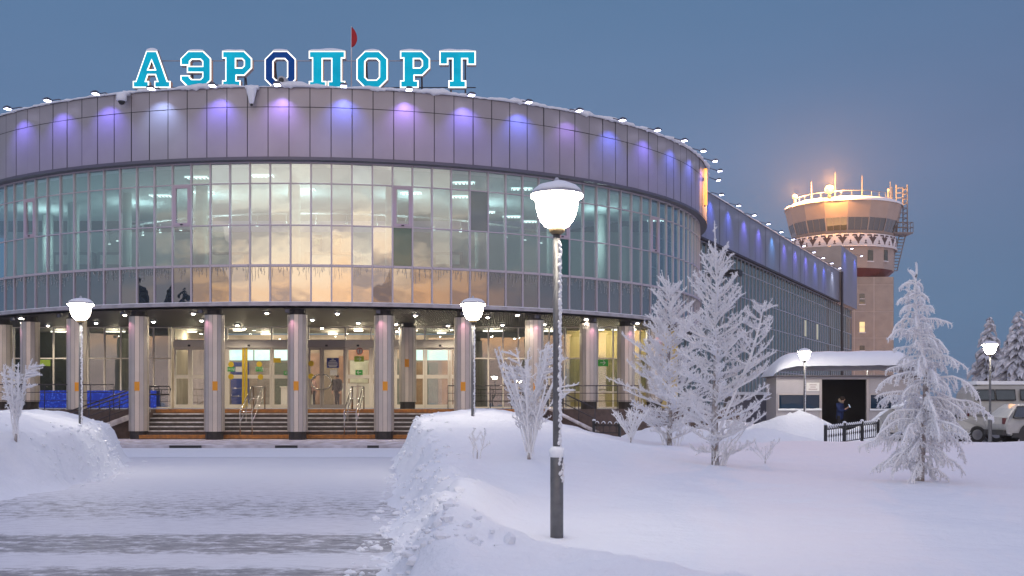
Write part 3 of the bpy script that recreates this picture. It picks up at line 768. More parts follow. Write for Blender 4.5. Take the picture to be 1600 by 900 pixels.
# lobby behind the doors
xa, xb = W(262, 0, YD).x, W(712, 0, YD).x
mb = MB()
mb.face([(xa, YD+.06, FLOOR+.01), (xb, YD+.06, FLOOR+.01), (xb, 62, FLOOR+.01), (xa, 62, FLOOR+.01)], 1)
mb.face([(xa, 62, FLOOR), (xb, 62, FLOOR), (xb, 62, SOFF), (xa, 62, SOFF)], 0)
mb.face([(xa, YD+.06, FLOOR), (xa, 62, FLOOR), (xa, 62, SOFF), (xa, YD+.06, SOFF)], 0)
mb.face([(xb, 62, FLOOR), (xb, YD+.06, FLOOR), (xb, YD+.06, SOFF), (xb, 62, SOFF)], 0)
mb.build('lobby_room', [lobby_wall, hall_floor], T)
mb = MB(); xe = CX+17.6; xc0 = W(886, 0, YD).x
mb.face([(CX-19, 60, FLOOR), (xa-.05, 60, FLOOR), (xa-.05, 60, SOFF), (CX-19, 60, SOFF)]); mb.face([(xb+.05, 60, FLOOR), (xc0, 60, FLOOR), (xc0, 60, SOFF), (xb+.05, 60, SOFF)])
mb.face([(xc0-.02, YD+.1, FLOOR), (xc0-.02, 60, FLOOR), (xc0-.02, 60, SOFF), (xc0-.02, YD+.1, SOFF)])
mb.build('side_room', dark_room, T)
mb = MB(); mb.face([(xc0, 58.5, FLOOR), (xe, 58.5, FLOOR), (xe, 58.5, SOFF), (xc0, 58.5, SOFF)]); mb.build('yellow_room', yellow_wall, T)
def lum(x, y, w=1.2, d=.3):
    mb = MB(); mb.box((x, y, SOFF-.05), (w, d, .06)); mb.box((x, y, SOFF-.015), (w+.06, d+.06, .02), 1); mb.build('lobby_luminaire', [panel_on, white_m], T); light('POINT', 'lobby_lamp', (x, y, SOFF-.35), 85 if w > .4 else 0, (1.0, .86, .62), T, radius=.2)
for px, y in ((300, 58.5), (372, 57.4), (415, 60.4), (470, 57.8), (520, 60.2), (560, 57.6), (600, 60), (645, 57.5), (690, 59.5)):
    q = W(px, 0, y); lum(q.x, y, .45, .2)
for px in (925, 975): q = W(px, 0, 57); lum(q.x, 57)
for px in (770, 860): q = W(px, 0, 58); lum(q.x, 58, 1.0, .08)
for px in (95, 180): q = W(px, 0, 58.5); lum(q.x, 58.5, 1.0, .08)
# bright boards over the inner doors
for px0, px1 in ((358, 395), (398, 452), (640, 705)):
    a = W(px0, 551, 61.8); b = W(px1, 560, 61.8); mb = MB(); mb.box2((a.x, 61.72, b.z-.1), (b.x, 61.9, a.z+.15)); mb.build('lit_board', teal_screen, T)
for px0, px1, m in ((360, 388, mat('blue_door', (.02, .05, .30), .5)), (500, 520, mat('inner_door', (.20, .16, .12), .6)), (575, 610, lobby_wall)):
    a = W(px0, 566, 61.8); b = W(px1, 632, 61.8); mb = MB(); mb.box2((a.x, 61.86, FLOOR+.02), (b.x, 61.95, a.z)); mb.build('inner_door', m, T)
for px0, px1, y0_, y1_, c_ in ((428, 452, 566, 632, (.10, .13, .09)), (400, 426, 575, 633, (.30, .27, .25)), (456, 478, 596, 633, (.70, .70, .66)), (482, 499, 552, 633, (.42, .26, .20)), (528, 541, 556, 633, (.30, .16, .10)),
        (544, 579, 541, 562, (.45, .24, .16)), (546, 578, 563, 598, (.62, .64, .56)), (584, 612, 548, 633, (.22, .18, .15)), (620, 634, 560, 633, (.16, .19, .18)), (644, 662, 566, 633, (.34, .22, .14)), (668, 684, 566, 633, (.10, .20, .18)), (690, 708, 562, 633, (.46, .26, .12)), (276, 296, 548, 633, (.20, .14, .12)), (303, 320, 556, 633, (.32, .22, .20))):
    a = W(px0, y0_, 61.7); b = W(px1, y1_, 61.7); k_ = 'board_%d' % (int(c_[0]*1000)+px0)
    mb = MB(); mb.box2((a.x, 61.955, max(b.z, FLOOR+.03)), (b.x, 61.995, a.z)); mb.build('wall_panel', mat(k_, c_, .6, noise_amt=.35, nscale=2.5), T)
# blue light net in the low strip of the left windows
a = W(60, 0, YD-.4); b = W(243, 0, YD-.4)
mb = MB(); mb.box2((a.x, YD-.32, FLOOR+.05), (b.x, YD-.28, 2.12))
tag(mb.build('light_net', blue_led), 'blue glowing net of fairy lights along the low glass left of the ramp', 'fairy lights')
# counters and trolleys inside
def at_floor(px, y): return Vector((W(px, 0, y).x, y, FLOOR+.01))
p = at_floor(464, 58.2); t = thing('reception_counter', p, 'white reception counter standing inside behind the left swing door', 'counter')
mb = MB(); mb.box2((p.x-.75, p.y-.3, p.z), (p.x+.75, p.y+.3, p.z+1.05)); mb.build('counter_body', white_m, t)
mb = MB(); mb.box2((p.x-.8, p.y-.36, p.z+1.05), (p.x+.8, p.y+.34, p.z+1.10)); mb.build('counter_top', white_sign, t)
p = at_floor(560, 58.4); t = thing('display_case', p, 'pale low display case inside behind the door with the red ring sign', 'cabinet')
mb = MB(); mb.box2((p.x-.8, p.y-.3, p.z), (p.x+.8, p.y+.3, p.z+1.25)); mb.build('case_body', white_m, t)
mb = MB(); mb.box2((p.x-.05, p.y-.33, p.z+.05), (p.x+.05, p.y-.30, p.z+1.2)); mb.build('case_post', steel, t)
for px, lab in ((367, 'steel luggage trolley parked inside behind the left sliding door'), (399, 'steel luggage trolley nearest the yellow door stripe, right of it')):
    p = at_floor(px, 57.0); t = thing('luggage_trolley', p, lab, 'trolley', 'luggage trolleys behind the doors')
    mb = MB(); mb.box2((p.x-.28, p.y-.4, p.z+.16), (p.x+.28, p.y+.4, p.z+.20)); mb.build('platform', steel, t)
    mb = MB(); mb.tube([(p.x-.27, p.y+.38, p.z+.2), (p.x-.27, p.y+.42, p.z+1.0), (p.x+.27, p.y+.42, p.z+1.0), (p.x+.27, p.y+.38, p.z+.2)], .02, 6); mb.tube([(p.x-.27, p.y+.4, p.z+.6), (p.x+.27, p.y+.4, p.z+.6)], .015, 6); mb.build('handle', steel, t)
    for sx in (-.22, .22):
        for sy in (-.3, .3):
            mb = MB(); mb.tube([(p.x+sx-.02, p.y+sy, p.z+.08), (p.x+sx+.02, p.y+sy, p.z+.08)], .08, 10); mb.build('wheel', rubber, t)

# ------------------------------------------------------------------ signs on the glass
def plate(px, py, w, h, m, label, words=None, wm=white_m, y=YD-.07, cat='sign', size=None, name='door_sign', group=None):
    c = W(px, py, y); mb = MB(); mb.box(c, (w, .012, h)); o = mb.build(name, m, None)
    tag(o, label, cat, group)
    if words: text_mesh(words, size or h*.62, 'lettering', wm, o, (c.x, y-.010, c.z))
    return o
plate(361, 577, .34, .22, green_sign, 'green entrance sign on the left sliding door between two yellow dots', 'ВХОД', size=.15)
plate(405, 577, .34, .22, green_sign, 'green entrance sign on the glass right of the yellow stripe', 'ВХОД', size=.15)
o = plate(374, 577, .36, .26, white_sign, 'white paper notice beside the green sign on the left sliding door')
plate(448, 583, .28, .20, green_sign, 'green arrow sign on glass between the second and third front columns', '←', size=.26)
plate(561, 582, .34, .24, green_sign, 'green arrow sign below the lime sign on the glass door', '←', size=.30)
plate(561, 561, .46, .26, lime_sign, 'lime green arrow sign under the red ring notice on the door', '→', wm=white_m, size=.30)
plate(520, 567, .58, .48, blue_sign, 'dark blue notice board with white lines on the grey swing door')
c = W(520, 567, YD-.08)
for k, (w, z) in enumerate(((.12, .18), (.30, .10), (.42, .03), (.46, -.05), (.44, -.12), (.36, -.18))):
    mb = MB(); mb.box((c.x, YD-.08, c.z+z), (w, .008, .035)); mb.build('printed_line', white_m, [o for o in col.objects if o.get('label', '').startswith('dark blue notice')][0])
plate(521, 582, .34, .28, white_sign, 'white paper sheet stuck under the dark blue notice')
plate(433, 563, .36, .22, yellow_m, 'yellow notice on glass left of the third front column', None)
plate(942, 567, .52, .32, green_sign, 'green exit sign with white arrow in the yellow-lit right window', '→', size=.36)
plate(70, 567, .52, .30, lime_sign, 'green sign in the far left window beside the second column', None)
for px, py, lab in ((361, 569.5, 'yellow dot above the green sign on the left sliding door'), (361, 588.5, 'yellow dot below the green sign on the left sliding door'),
                    (405, 569, 'yellow dot above the green sign right of the stripe'), (407, 589, 'yellow dot below the green sign right of the stripe'),
                    (486, 568, 'upper yellow dot on the grey swing door'), (486, 588, 'lower yellow dot on the grey swing door')):
    c = W(px, py, YD-.075); mb = MB(); mb.tube([(c.x, YD-.07, c.z), (c.x, YD-.08, c.z)], .135, 20, smooth=False)
    tag(mb.build('door_dot', yellow_m), lab, 'sticker', 'yellow warning dots on the doors')
c = W(562, 549, YD-.075); mb = MB()
mb.tube([(c.x, YD-.07, c.z), (c.x, YD-.078, c.z)], .15, 24, 0, smooth=False)
o = mb.build('prohibition_sign', white_sign); tag(o, 'round white notice with red ring high on the glass door', 'sign')
mb = MB(); mb.tube([(c.x+.15*math.cos(R(a)), YD-.082, c.z+.15*math.sin(R(a))) for a in range(0, 361, 15)], .02, 6); mb.box((c.x, YD-.083, c.z), (.035, .01, .22)); mb.build('ring', mat('red_paint', (.45, .04, .03), .6), o)

# ------------------------------------------------------------------ railings and ramps
def rail(name, label, posts, top, mid, m, cat='handrail', group=None, r=.028):
    b = posts[0]; t = thing(name, b[0], label, cat, group)
    mb = MB(); mb.tube(top, r, 8); mb.build('top_rail', m, t)
    for q in mid:
        mb = MB(); mb.tube(q, r*.7, 6); mb.build('mid_rail', m, t)
    for a, c in posts:
        mb = MB(); mb.tube([a, c], r*.8, 6); mb.build('post', m, t)
    return t
def step_rail(px, lab):
    b0 = W(px, 690, ys0+.1).x
    for s, dx in ((0, 0),):
        pass
    t = thing('step_handrail', (b0, ys0+.1, .2), lab, 'handrail', 'steel handrails on the entrance steps')
    for s in (-.24, .24):
        x_ = b0+s
        lo = Vector((x_, ys0+.15, .22)); hi = Vector((x_, ys0+2.25, FLOOR)); up = Vector((0, 0, .95))
        mb = MB(); mb.tube([lo, lo+up, hi+up, hi+up+Vector((0, .3, 0)), hi+Vector((0, .3, .0))], .028, 8); mb.build('top_rail', steel, t)
        mb = MB(); mb.tube([lo+up*.55, hi+up*.55, hi+up*.55+Vector((0, .3, 0))], .02, 6); mb.build('mid_rail', steel, t)
    for f in (0, .5, 1):
        pz = .22+(FLOOR-.22)*f; py_ = ys0+.15+2.1*f
        mb = MB(); mb.tube([(b0-.24, py_, pz+.95), (b0+.24, py_, pz+.95)], .02, 6); mb.build('cross_bar', steel, t)
        mb = MB(); mb.tube([(b0-.24, py_, pz+.02), (b0-.24, py_, pz+.95)], .02, 6); mb.build('post', steel, t)
step_rail(384, 'steel double handrail on the steps in front of the left sliding door')
step_rail(547, 'steel double handrail on the steps near the dark blue notice')
# left ramp
A = Vector((XS0-.05, 47.6, FLOOR)); B = Vector((W(105, 0, 45.6).x, 45.6, .06)); side = Vector((B.y-A.y, A.x-B.x, 0)).normalized()*1.3
if side.y < 0: side = -side
t = thing('wheelchair_ramp', B, 'brown stone ramp with snowy kerb left of the entrance steps', 'ramp')
mb = MB()
mb.face([B, A, A+side, B+side]); mb.face([(B.x, B.y, -.05), (A.x, A.y, -.05), A, B])
mb.build('ramp_body', plinth_m, t)
u = Vector((0, 0, .10)); mb = MB(); nrm = -side.normalized()*.12
pts = [B, A, A+nrm, B+nrm]
mb.face([p+u for p in pts]); mb.face([B+nrm+Vector((0, 0, -.12)), A+nrm+Vector((0, 0, -.12)), A+nrm+u, B+nrm+u]); mb.face([B-nrm*.0, A, A+u, B+u]); mb.face([A+nrm-u, A-u, A+u, A+nrm+u])
mb.build('ramp_kerb', tread_m, t)
posts = []; top = []; m1 = []; m2 = []
for f in (0, .25, .5, .75, 1):
    p = B.lerp(A, f)+nrm*.5; posts.append((p, p+Vector((0, 0, .95)))); top.append(p+Vector((0, 0, .95))); m1.append(p+Vector((0, 0, .62))); m2.append(p+Vector((0, 0, .35)))
ext = Vector((.75, .15, 0)); top += [top[-1]+ext, top[-1]+ext+Vector((.06, 0, -.12)), m1[-1]+ext, m1[-1]+Vector((.1, 0, 0))]
rail('ramp_railing', 'dark steel railing climbing the ramp left of the steps', posts, top, [m1, m2], dark_rail, 'railing')
top2 = [p+side for p in top]
rail('ramp_railing', 'dark steel railing along the rear edge of the left ramp', [(a+side, c+side) for a, c in posts], top2, [[p+side for p in m1]], dark_rail, 'railing')
xl_ = W(-40, 0, 47.4).x; posts = []; k = 0; x = xl_
while x < XS0-1.0:
    posts.append((Vector((x, 47.5, FLOOR)), Vector((x, 47.5, FLOOR+1.02)))); x += .95
rail('porch_railing', 'dark railing along the raised porch edge by the blue fairy lights', posts, [p[1] for p in posts], [[p[0]+Vector((0, 0, h)) for p in posts] for h in (.35, .7)], dark_rail, 'railing', r=.022)
# right ramp and railings
A = Vector((XS1+.1, 46.9, FLOOR)); B = Vector((W(930, 0, 45.0).x, 45.0, .35))
t = thing('wheelchair_ramp', B, 'brown stone ramp wall falling towards the fence right of the steps', 'ramp')
mb = MB(); s2 = Vector((.3, 1.2, 0)); mb.face([B, A, A+s2, B+s2]); mb.face([A+Vector((0, 0, -1.3)), B+Vector((0, 0, -.4)), B, A]); mb.face([B+Vector((0, 0, -.4)), B+s2+Vector((0, 0, -.4)), B+s2, B]); mb.build('ramp_body', plinth_m, t)
mb = MB(); mb.tube([A+Vector((0, 0, .05)), B+Vector((0, 0, .05))], .07, 6); mb.build('ramp_kerb', tread_m, t)
posts = []; top = []; m1 = []
for f in (0, .33, .66, 1):
    p = A.lerp(B, f)+Vector((0, .1, 0)); posts.append((p, p+Vector((0, 0, .95)))); top.append(p+Vector((0, 0, .95))); m1.append(p+Vector((0, 0, .55)))
rail('ramp_railing', 'dark steel railing on the ramp behind the frosted bush', posts, top, [m1], dark_rail, 'railing')
posts = []; x = W(700, 0, 49).x; xr_ = W(1010, 0, 49).x
while x < xr_:
    posts.append((Vector((x, 49.0, FLOOR)), Vector((x, 49.0, FLOOR+1.0)))); x += .9
rail('porch_railing', 'dark railing along the porch edge right of the steps', posts, [p[1] for p in posts], [[p[0]+Vector((0, 0, h)) for p in posts] for h in (.35, .68)], dark_rail, 'railing', r=.022)

# ------------------------------------------------------------------ downlights in the soffit
pts = [(29, 495), (195, 490), (302, 488), (315, 499), (371, 506.5), (382, 512), (417, 487.5), (488, 498), (487, 499), (527, 488), (503, 511), (649, 491), (619, 505), (620, 516), (762, 494), (785, 506),
       (811, 490), (851, 505), (916, 497), (996, 503), (240, 501), (150, 503), (75, 507), (560, 503), (700, 507)]
pts = sorted(set(p for p in pts if p != (487, 499)))
for i, (px, py) in enumerate(pts):
    Y = FPX*(SOFF-CAMZ)/(HZ-py); q = W(px, py, Y)
    if (q.x-CX)**2+(q.y-CY)**2 > (RG-.35)**2:
        s = (RG-.4)/math.hypot(q.x-CX, q.y-CY); q = Vector((CX+(q.x-CX)*s, CY+(q.y-CY)*s, SOFF))
    near = 'front' if q.y < 47.5 else ('middle' if q.y < 51.5 else 'rear')
    cn_ = min(range(len(col_px)), key=lambda k: abs(col_px[k][0]-px))
    nm = ['leftmost column', 'second column', 'third column', 'fourth column', 'fifth column', 'sixth column', 'seventh column', 'eighth column', 'ninth column', 'tenth column', 'eleventh column', 'last column'][cn_]
    sd_ = 'left of' if px < col_px[cn_][0] else 'right of'
    t = thing('downlight', (q.x, q.y, SOFF), f'round warm downlight in the {near} soffit row, {abs(round(q.x-cols_xy[cn_][0].x,1))} m {sd_} the {nm}', 'downlight', 'downlights in the porch soffit')
    mb = MB(); mb.lathe([(.13, SOFF-.05), (.15, SOFF-.06), (.15, SOFF-.005)], (q.x, q.y, 0), 16, 0); mb.build('ring', cap_m, t)
    mb = MB(); mb.lathe([(.02, SOFF-.10), (.055, SOFF-.085), (.07, SOFF-.06)], (q.x, q.y, 0), 16, 0); mb.build('lens', spot_on, t)
    light('SPOT', 'downlight_beam', (q.x, q.y, SOFF-.16), 150, (1.0, .86, .66), t, (0, 0, -1), R(150), .6, .08)
# small pink wash lights over the column heads
for (p, th, kind), (px, _) in zip(cols_xy, col_px):
    if px < 0: continue
    q = ring(th-.9, RC+.62, 5.02)
    names = {5: 'leftmost', 47: 'second', 120: 'third', 217: 'fourth', 335: 'fifth', 465: 'sixth', 600: 'seventh', 725: 'eighth', 835: 'ninth', 920: 'tenth', 978: 'eleventh', 1022: 'twelfth'}
    t = thing('wash_light', q, f'small pink wash light above the head of the {names[px]} column from the left', 'lamp', 'pink wash lights over the columns')
    mb = MB(); mb.box((q.x, q.y, 5.09), (.16, .12, .12), 0, R(th)); mb.tube([(q.x, q.y, 5.14), (q.x, q.y, SOFF)], .02, 6); mb.build('housing', flood_body, t)
    d = (ring(th, RC+.25, 3.2)-Vector((q.x, q.y, 5.0)))
    light('SPOT', 'wash_beam', (q.x, q.y, 5.01), 40, (1.0, .42, .60), t, d, R(80), .8, .03)
# ------------------------------------------------------------------ floodlights along the parapets
ORD = ['first', 'second', 'third', 'fourth', 'fifth', 'sixth', 'seventh', 'eighth', 'ninth', 'tenth', 'eleventh', 'twelfth', 'thirteenth', 'fourteenth', 'fifteenth', 'sixteenth', 'seventeenth', 'eighteenth', 'nineteenth', 'twentieth']
LED = {'violet': (.22, .17, 1.0), 'blue': (.12, .17, 1.0), 'pale': (.38, .52, 1.0), 'lilac': (.40, .24, 1.0), 'cyan': (.12, .45, 1.0), 'white': (.8, .85, 1.0)}
def floodlight(base, outw, label, colr, energy, group, reach=.68):
    """base: point on the parapet edge; outw: horizontal unit vector away from the wall"""
    rz = math.atan2(outw.y, outw.x)
    t = thing('floodlight', base, label, 'floodlight', group, rz)
    a = MB(); a.tube([(-.12, 0, .03), (.10, 0, .06), (reach-.16, 0, -.09)], .022, 6); a.box((-.12, 0, .03), (.14, .12, .05)); local_build(a, 'arm', flood_body, t)
    h = MB(); tl = Matrix.Rotation(R(-5), 3, 'Y')
    h.box((reach, 0, -.10), (.25, .26, .06), 0, 0, tl); h.box((reach, 0, -.05), (.16, .18, .05), 0, 0, tl); hd = local_build(h, 'housing', flood_body, t)
    h = MB(); h.box((reach-.012, 0, -.142), (.21, .22, .012), 0, 0, tl); local_build(h, 'lens', led_on, t)
    h = MB()
    h.box((reach-.16, 0, -.09), (.10, .20, .03), 0, 0, tl)
    local_build(h, 'bracket', flood_body, t)
    l = light('SPOT', 'flood_beam', (0, 0, 0), energy, LED[colr], None, (0, 0, -1), R(104), 1.0, .05)
    l.parent = t; l.location = (reach-.02, 0, -.20); l.rotation_euler = Vector((-.36, 0, -.93)).to_track_quat('-Z', 'Y').to_euler()
    return t
cols_fl = ['violet', 'violet', 'violet', 'pale', 'violet', 'lilac', 'blue', 'lilac', 'violet', 'blue', 'lilac', 'blue', 'violet', 'blue', 'blue', 'blue', 'violet', 'violet', 'violet']
th0 = theta_of(434, RF+.6)
k = -7; idx = 0
while k < 13:
    th = th0+7.012*k; k += 1
    q = ring(th, RF+.02, ZT+.02); o = Vector((math.sin(R(th)), -math.cos(R(th)), 0))
    pxq = 800+FPX*(q.x+.6*o.x)/(q.y+.6*o.y)
    if pxq < -4 or th > 92: continue
    c = cols_fl[min(idx, len(cols_fl)-1)]
    floodlight(q, o, f'{c} floodlight on the curved parapet, {ORD[idx]} from its left end', c, {'pale': 170, 'lilac': 180}.get(c, 205)*(1 if idx != 10 else .6), 'floodlights along the curved parapet')
    idx += 1
# cameras on the parapet
q = ring(theta_of(190, RF+.3), RF+.3, 13.32); t = thing('dome_camera', q, 'snow-covered white dome camera hanging from the parapet left of the sign', 'camera')
mb = MB(); mb.tube([(q.x+.25, q.y+.3, q.z+.35), (q.x+.1, q.y, q.z+.3), (q.x, q.y-.05, q.z+.12)], .10, 8); mb.lathe([(.05, .34), (.19, .26), (.20, .02), (.15, -.02)], q, 16); mb.build('housing', snow_roof, t)
mb = MB(); mb.lathe([(.02, -.16), (.09, -.13), (.14, -.04), (.14, .0)], q, 16); mb.build('dome', black_m, t)
q = ring(theta_of(393, RF+.25), RF+.25, 13.25); t = thing('spot_camera', q, 'white cone-shaped camera caked in snow below the parapet edge', 'camera')
mb = MB(); mb.lathe([(.05, -.30), (.09, -.22), (.19, .20), (.21, .36), (.10, .42)], q, 14); mb.box((q.x, q.y+.2, q.z+.38), (.5, .35, .12)); mb.build('housing', snow_roof, t)
mb = MB(); mb.lathe([(.045, -.36), (.06, -.28)], q, 10); mb.build('lens', black_m, t)
q = W(440, 126, 44.3); t = thing('bullet_camera', q, 'grey bullet camera on the roof edge in front of the dark blue letter', 'camera')
mb = MB(); mb.tube([q+Vector((.05, .35, .04)), q+Vector((0, -.05, 0))], .17, 14); mb.tube([q+Vector((.05, .3, -.1)), q+Vector((.05, .3, -.42))], .04, 6); mb.build('housing', cap_m, t)
mb = MB(); mb.tube([q+Vector((0, -.05, 0)), q+Vector((0, -.08, 0))], .10, 12); mb.build('lens', black_m, t)

# ------------------------------------------------------------------ rooftop sign
def offset_loop(lp, d):
    n = len(lp); outp = []
    for i in range(n):
        a = Vector(lp[i-1]); b = Vector(lp[i]); c = Vector(lp[(i+1) % n])
        e1 = (b-a).normalized(); e2 = (c-b).normalized()
        n1 = Vector((-e1.y, e1.x)); n2 = Vector((-e2.y, e2.x))
        bis = n1+n2
        s = 2/max(.25, bis.length_squared)
        outp.append(tuple(b+bis*d*s*.5*1.0*1.0*1.0) if False else tuple(b+bis*(d/max(.35, 1+n1.dot(n2)))))
    return outp
def area(lp): return sum(lp[i-1][0]*lp[i][1]-lp[i][0]*lp[i-1][1] for i in range(len(lp)))/2
GL = {
 'А': (59, [[(0,0),(25.5,0),(25.5,11),(21,11),(24,20),(35,20),(38,11),(33.5,11),(33.5,0),(59,0),(59,11),(54.5,11),(38,58),(21,58),(4.5,11),(0,11)], [(24.5,29),(29.5,42),(34.5,29)]]),
 'Э': (48, [[(0,35),(15,35),(15,41),(18,44),(31,44),(34,41),(34,34.5),(10,34.5),(10,23.5),(34,23.5),(34,17),(31,14),(18,14),(15,17),(15,20),(0,20),(0,12),(12,0),(36,0),(48,12),(48,46),(36,58),(12,58),(0,46)]]),
 'Р': (47, [[(0,0),(29,0),(29,12),(23,12),(23,19),(35,19),(47,31),(47,46),(35,58),(0,58),(0,46),(5,46),(5,12),(0,12)], [(22,32),(22,45),(31,45),(34,42),(34,35),(31,32)]]),
 'О': (49, [[(13,0),(36,0),(49,13),(49,45),(36,58),(13,58),(0,45),(0,13)], [(14,17),(14,41),(18,45),(31,45),(35,41),(35,17),(31,13),(18,13)]]),
 'П': (57, [[(0,0),(27.5,0),(27.5,11),(22,11),(22,45),(35,45),(35,11),(29.5,11),(29.5,0),(57,0),(57,11),(52,11),(52,46),(57,46),(57,58),(0,58),(0,46),(5,46),(5,11),(0,11)]]),
 'Т': (57, [[(14,0),(42,0),(42,12),(36,12),(36,45),(43,45),(43,36),(57,36),(57,58),(0,58),(0,36),(14,36),(14,45),(20,45),(20,12),(14,12)]]),
}
YS = 46.6; SC = YS/FPX; ZS = W(0, 137.5, YS).z
sx0 = W(208, 0, YS).x; sx1 = W(743, 0, YS).x
S = thing('rooftop_sign', ((sx0+sx1)/2, YS, 13.4), 'big turquoise airport lettering with glowing white outlines standing on the roof', 'sign')
for ch, px, blue in (('А', 207.5, 0), ('Э', 282, 0), ('Р', 347, 0), ('О', 413.5, 1), ('П', 482.5, 0), ('О', 557, 0), ('Р', 625, 0), ('Т', 686.5, 0)):
    w, loops = GL[ch]; x0 = W(px, 0, YS).x
    L = []
    for i, lp in enumerate(loops):
        lp = [(x0+a*SC, ZS+b*SC) for a, b in lp]
        if (area(lp) > 0) != (i == 0): lp = lp[::-1]
        L.append(lp)
    mb = MB(); mb.poly_xz(L, YS, YS+.30, 0, 1); le = mb.build('letter', [sign_border, sign_side], S)
    if blue: le['label'] = 'dark blue unlit letter O'
    ins = [offset_loop(lp, .052) for lp in L]
    mb = MB(); mb.poly_xz(ins, YS-.035, YS-.002, 0, 0, back=False); mb.build('letter_face', blue_face if blue else teal_face, le)
    # snow lying on the top edges
    mb = MB(); top = ZS+58*SC
    xs_ = [a for a, b in L[0] if b > top-.02]; xa_, xb_ = min(xs_)-.02, max(xs_)+.02
    pr = None
    for i in range(15):
        f = i/14; x = xa_+(xb_-xa_)*f; h = (.03+.10*math.sin(math.pi*f)**.5)*(.6+.5*noise.noise(Vector((x*2, px, 0))))+.01
        k = len(mb.v); mb.v += [Vector((x, YS-.03, top+.005)), Vector((x, YS+.04, top+h)), Vector((x, YS+.26, top+h*.9)), Vector((x, YS+.32, top+.005))]
        if pr is not None:
            for j in range(3): mb.f.append((pr+j, k+j, k+j+1, pr+j+1)); mb.m.append(0); mb.s.append(True)
        pr = k
    mb.build('letter_snow', snow_roof, le)
    mb = MB()
    for fx in (.3, .7):
        x = x0+w*SC*fx; mb.tube([(x, YS+.32, ZS+58*SC*.8), (x, YS+.34, 13.4)], .03, 6); mb.tube([(x, YS+.33, ZS+58*SC*.6), (x, YS+1.2, 13.4)], .025, 6)
    mb.build('strut', dark_rail, le)
mb = MB(); mb.tube([(sx0+.8, YS+.36, W(0, 91, YS).z), (sx1-.3, YS+.36, W(0, 91, YS).z)], .022, 6); mb.build('upper_rail', cap_m, S)
mb = MB(); mb.tube([(sx0, YS+.36, W(0, 133, YS).z), (sx1, YS+.36, W(0, 133, YS).z)], .022, 6); mb.build('lower_rail', dark_rail, S)
# flag
q = W(549, 130, 47.6); t = thing('feather_flag', (q.x, q.y, 13.4), 'red feather flag on a thin pole behind the rooftop letters', 'flag')
mb = MB(); mb.tube([(q.x, q.y, 13.4), (q.x, q.y, W(0, 72, q.y).z), (q.x, q.y, W(0, 41, q.y).z)], [.03, .022, .012], 8); mb.build('pole', white_m, t)
z0 = W(0, 74, q.y).z; z1 = W(0, 41.5, q.y).z; mb = MB(); n_ = 14; ins = []
for i in range(n_+1):
    f = i/n_; wdt = .25*math.sin(math.pi*min(1, f*1.02+.0))**.65*(1-.25*f)+.004
    ins.append((z0+(z1-z0)*f, wdt))
for (za, wa), (zb, wb) in zip(ins, ins[1:]):
    for j in range(4):
        f0, f1 = j/4, (j+1)/4
        def P(w, z, f): return (q.x+.012+w*f, q.y-.05*math.sin(f*3+z*2), z)
        mb.face([P(wa, za, f0), P(wa, za, f1), P(wb, zb, f1), P(wb, zb, f0)], 0, True)
mb.build('cloth', flag_m, t)
q = W(540, 130, 48.0); t = thing('roof_hatch', (q.x, q.y, 13.4), 'low pale roof box capped with snow below the red flag', 'roof box')
mb = MB(); mb.box((q.x-.1, q.y+.3, 13.85), (1.6, 1.0, .9)); mb.build('box_body', white_m, t)
mb = MB(); mb.lathe([(.75, 14.3), (.72, 14.38), (.5, 14.45), (.05, 14.48)], (q.x-.1, q.y+.3, 0), 16); mb.build('snow_cap', snow_roof, t)

# ------------------------------------------------------------------ icicle light strings on the spandrels
mb = MB(); rnd = random.Random(4)
for i in range(-26, 40):
    for j in range(9):
        if rnd.random() < .22: continue
        th = T0+STEP*(i+.08+.84*(j+rnd.uniform(.1, .9))/9)
        ln = rnd.choice((.12, .18, .28, .38, .5))*(rnd.uniform(.7, 1.1)); p = ring(th, RG+.02, Z3-.06); r_ = .006
        zz = p.z; x_ = p
        seg = 3
        pt = [p+Vector((rnd.uniform(-.02, .02), 0, -ln*s/seg)) for s in range(seg+1)]
        mb.tube(pt, .005, 3, 0, False)
        for s in range(1, seg+1): mb.box(pt[s], (.018, .018, .022), 0)
tag(mb.build('icicle_lights', mat('light_string', (.55, .54, .54), .6)), 'unlit icicle light strings hanging along the top of the dark spandrel band', 'fairy lights')

# ------------------------------------------------------------------ straight wing
WD = Vector((.475, 1, 0)).normalized(); WN = Vector((WD.y, -WD.x, 0)); W0 = Vector((12.98, 70.8, 0))
def wp(s, z, o=0.0): return W0+WD*s+WN*o+Vector((0, 0, z))
s_of = lambda px: None
def wing_s(px):
    u = (px-800)/FPX; return (u*W0.y-W0.x)/(WD.x-u*WD.y)
sa = -14.0; sb = wing_s(1306); se = wing_s(1331)
WG = thing('terminal_wing', wp(20, 0), 'long straight terminal wing with ribbed glass wall and blue-lit parapet', 'building')
mb = MB(); npan = 36
for i in range(npan):
    a = sa+(sb-sa)*i/npan+.015; b = sa+(sb-sa)*(i+1)/npan-.015; o = random.uniform(-.01, .01)
    mb.face([wp(a, ZB, .35+o), wp(b, ZB, .35+o), wp(b, ZT, .35+o), wp(a, ZT, .35+o)])
mb.face([wp(sa, ZB, .30), wp(sb, ZB, .30), wp(sb, ZT, .30), wp(sa, ZT, .30)], 1)
mb.face([wp(sa, ZB, .36), wp(sa, ZB, -.1), wp(sb, ZB, -.1), wp(sb, ZB, .36)], 1)
mb.face([wp(sa, ZT, .36), wp(sb, ZT, .36), wp(sb, ZT, -.3), wp(sa, ZT, -.3)], 2)
mb.face([wp(sa, ZB-.12, .37), wp(sb, ZB-.12, .37), wp(sb, ZB, .37), wp(sa, ZB, .37)], 1)
mb.build('wing_parapet', [wing_panel, dark_gap, snow_roof], WG)
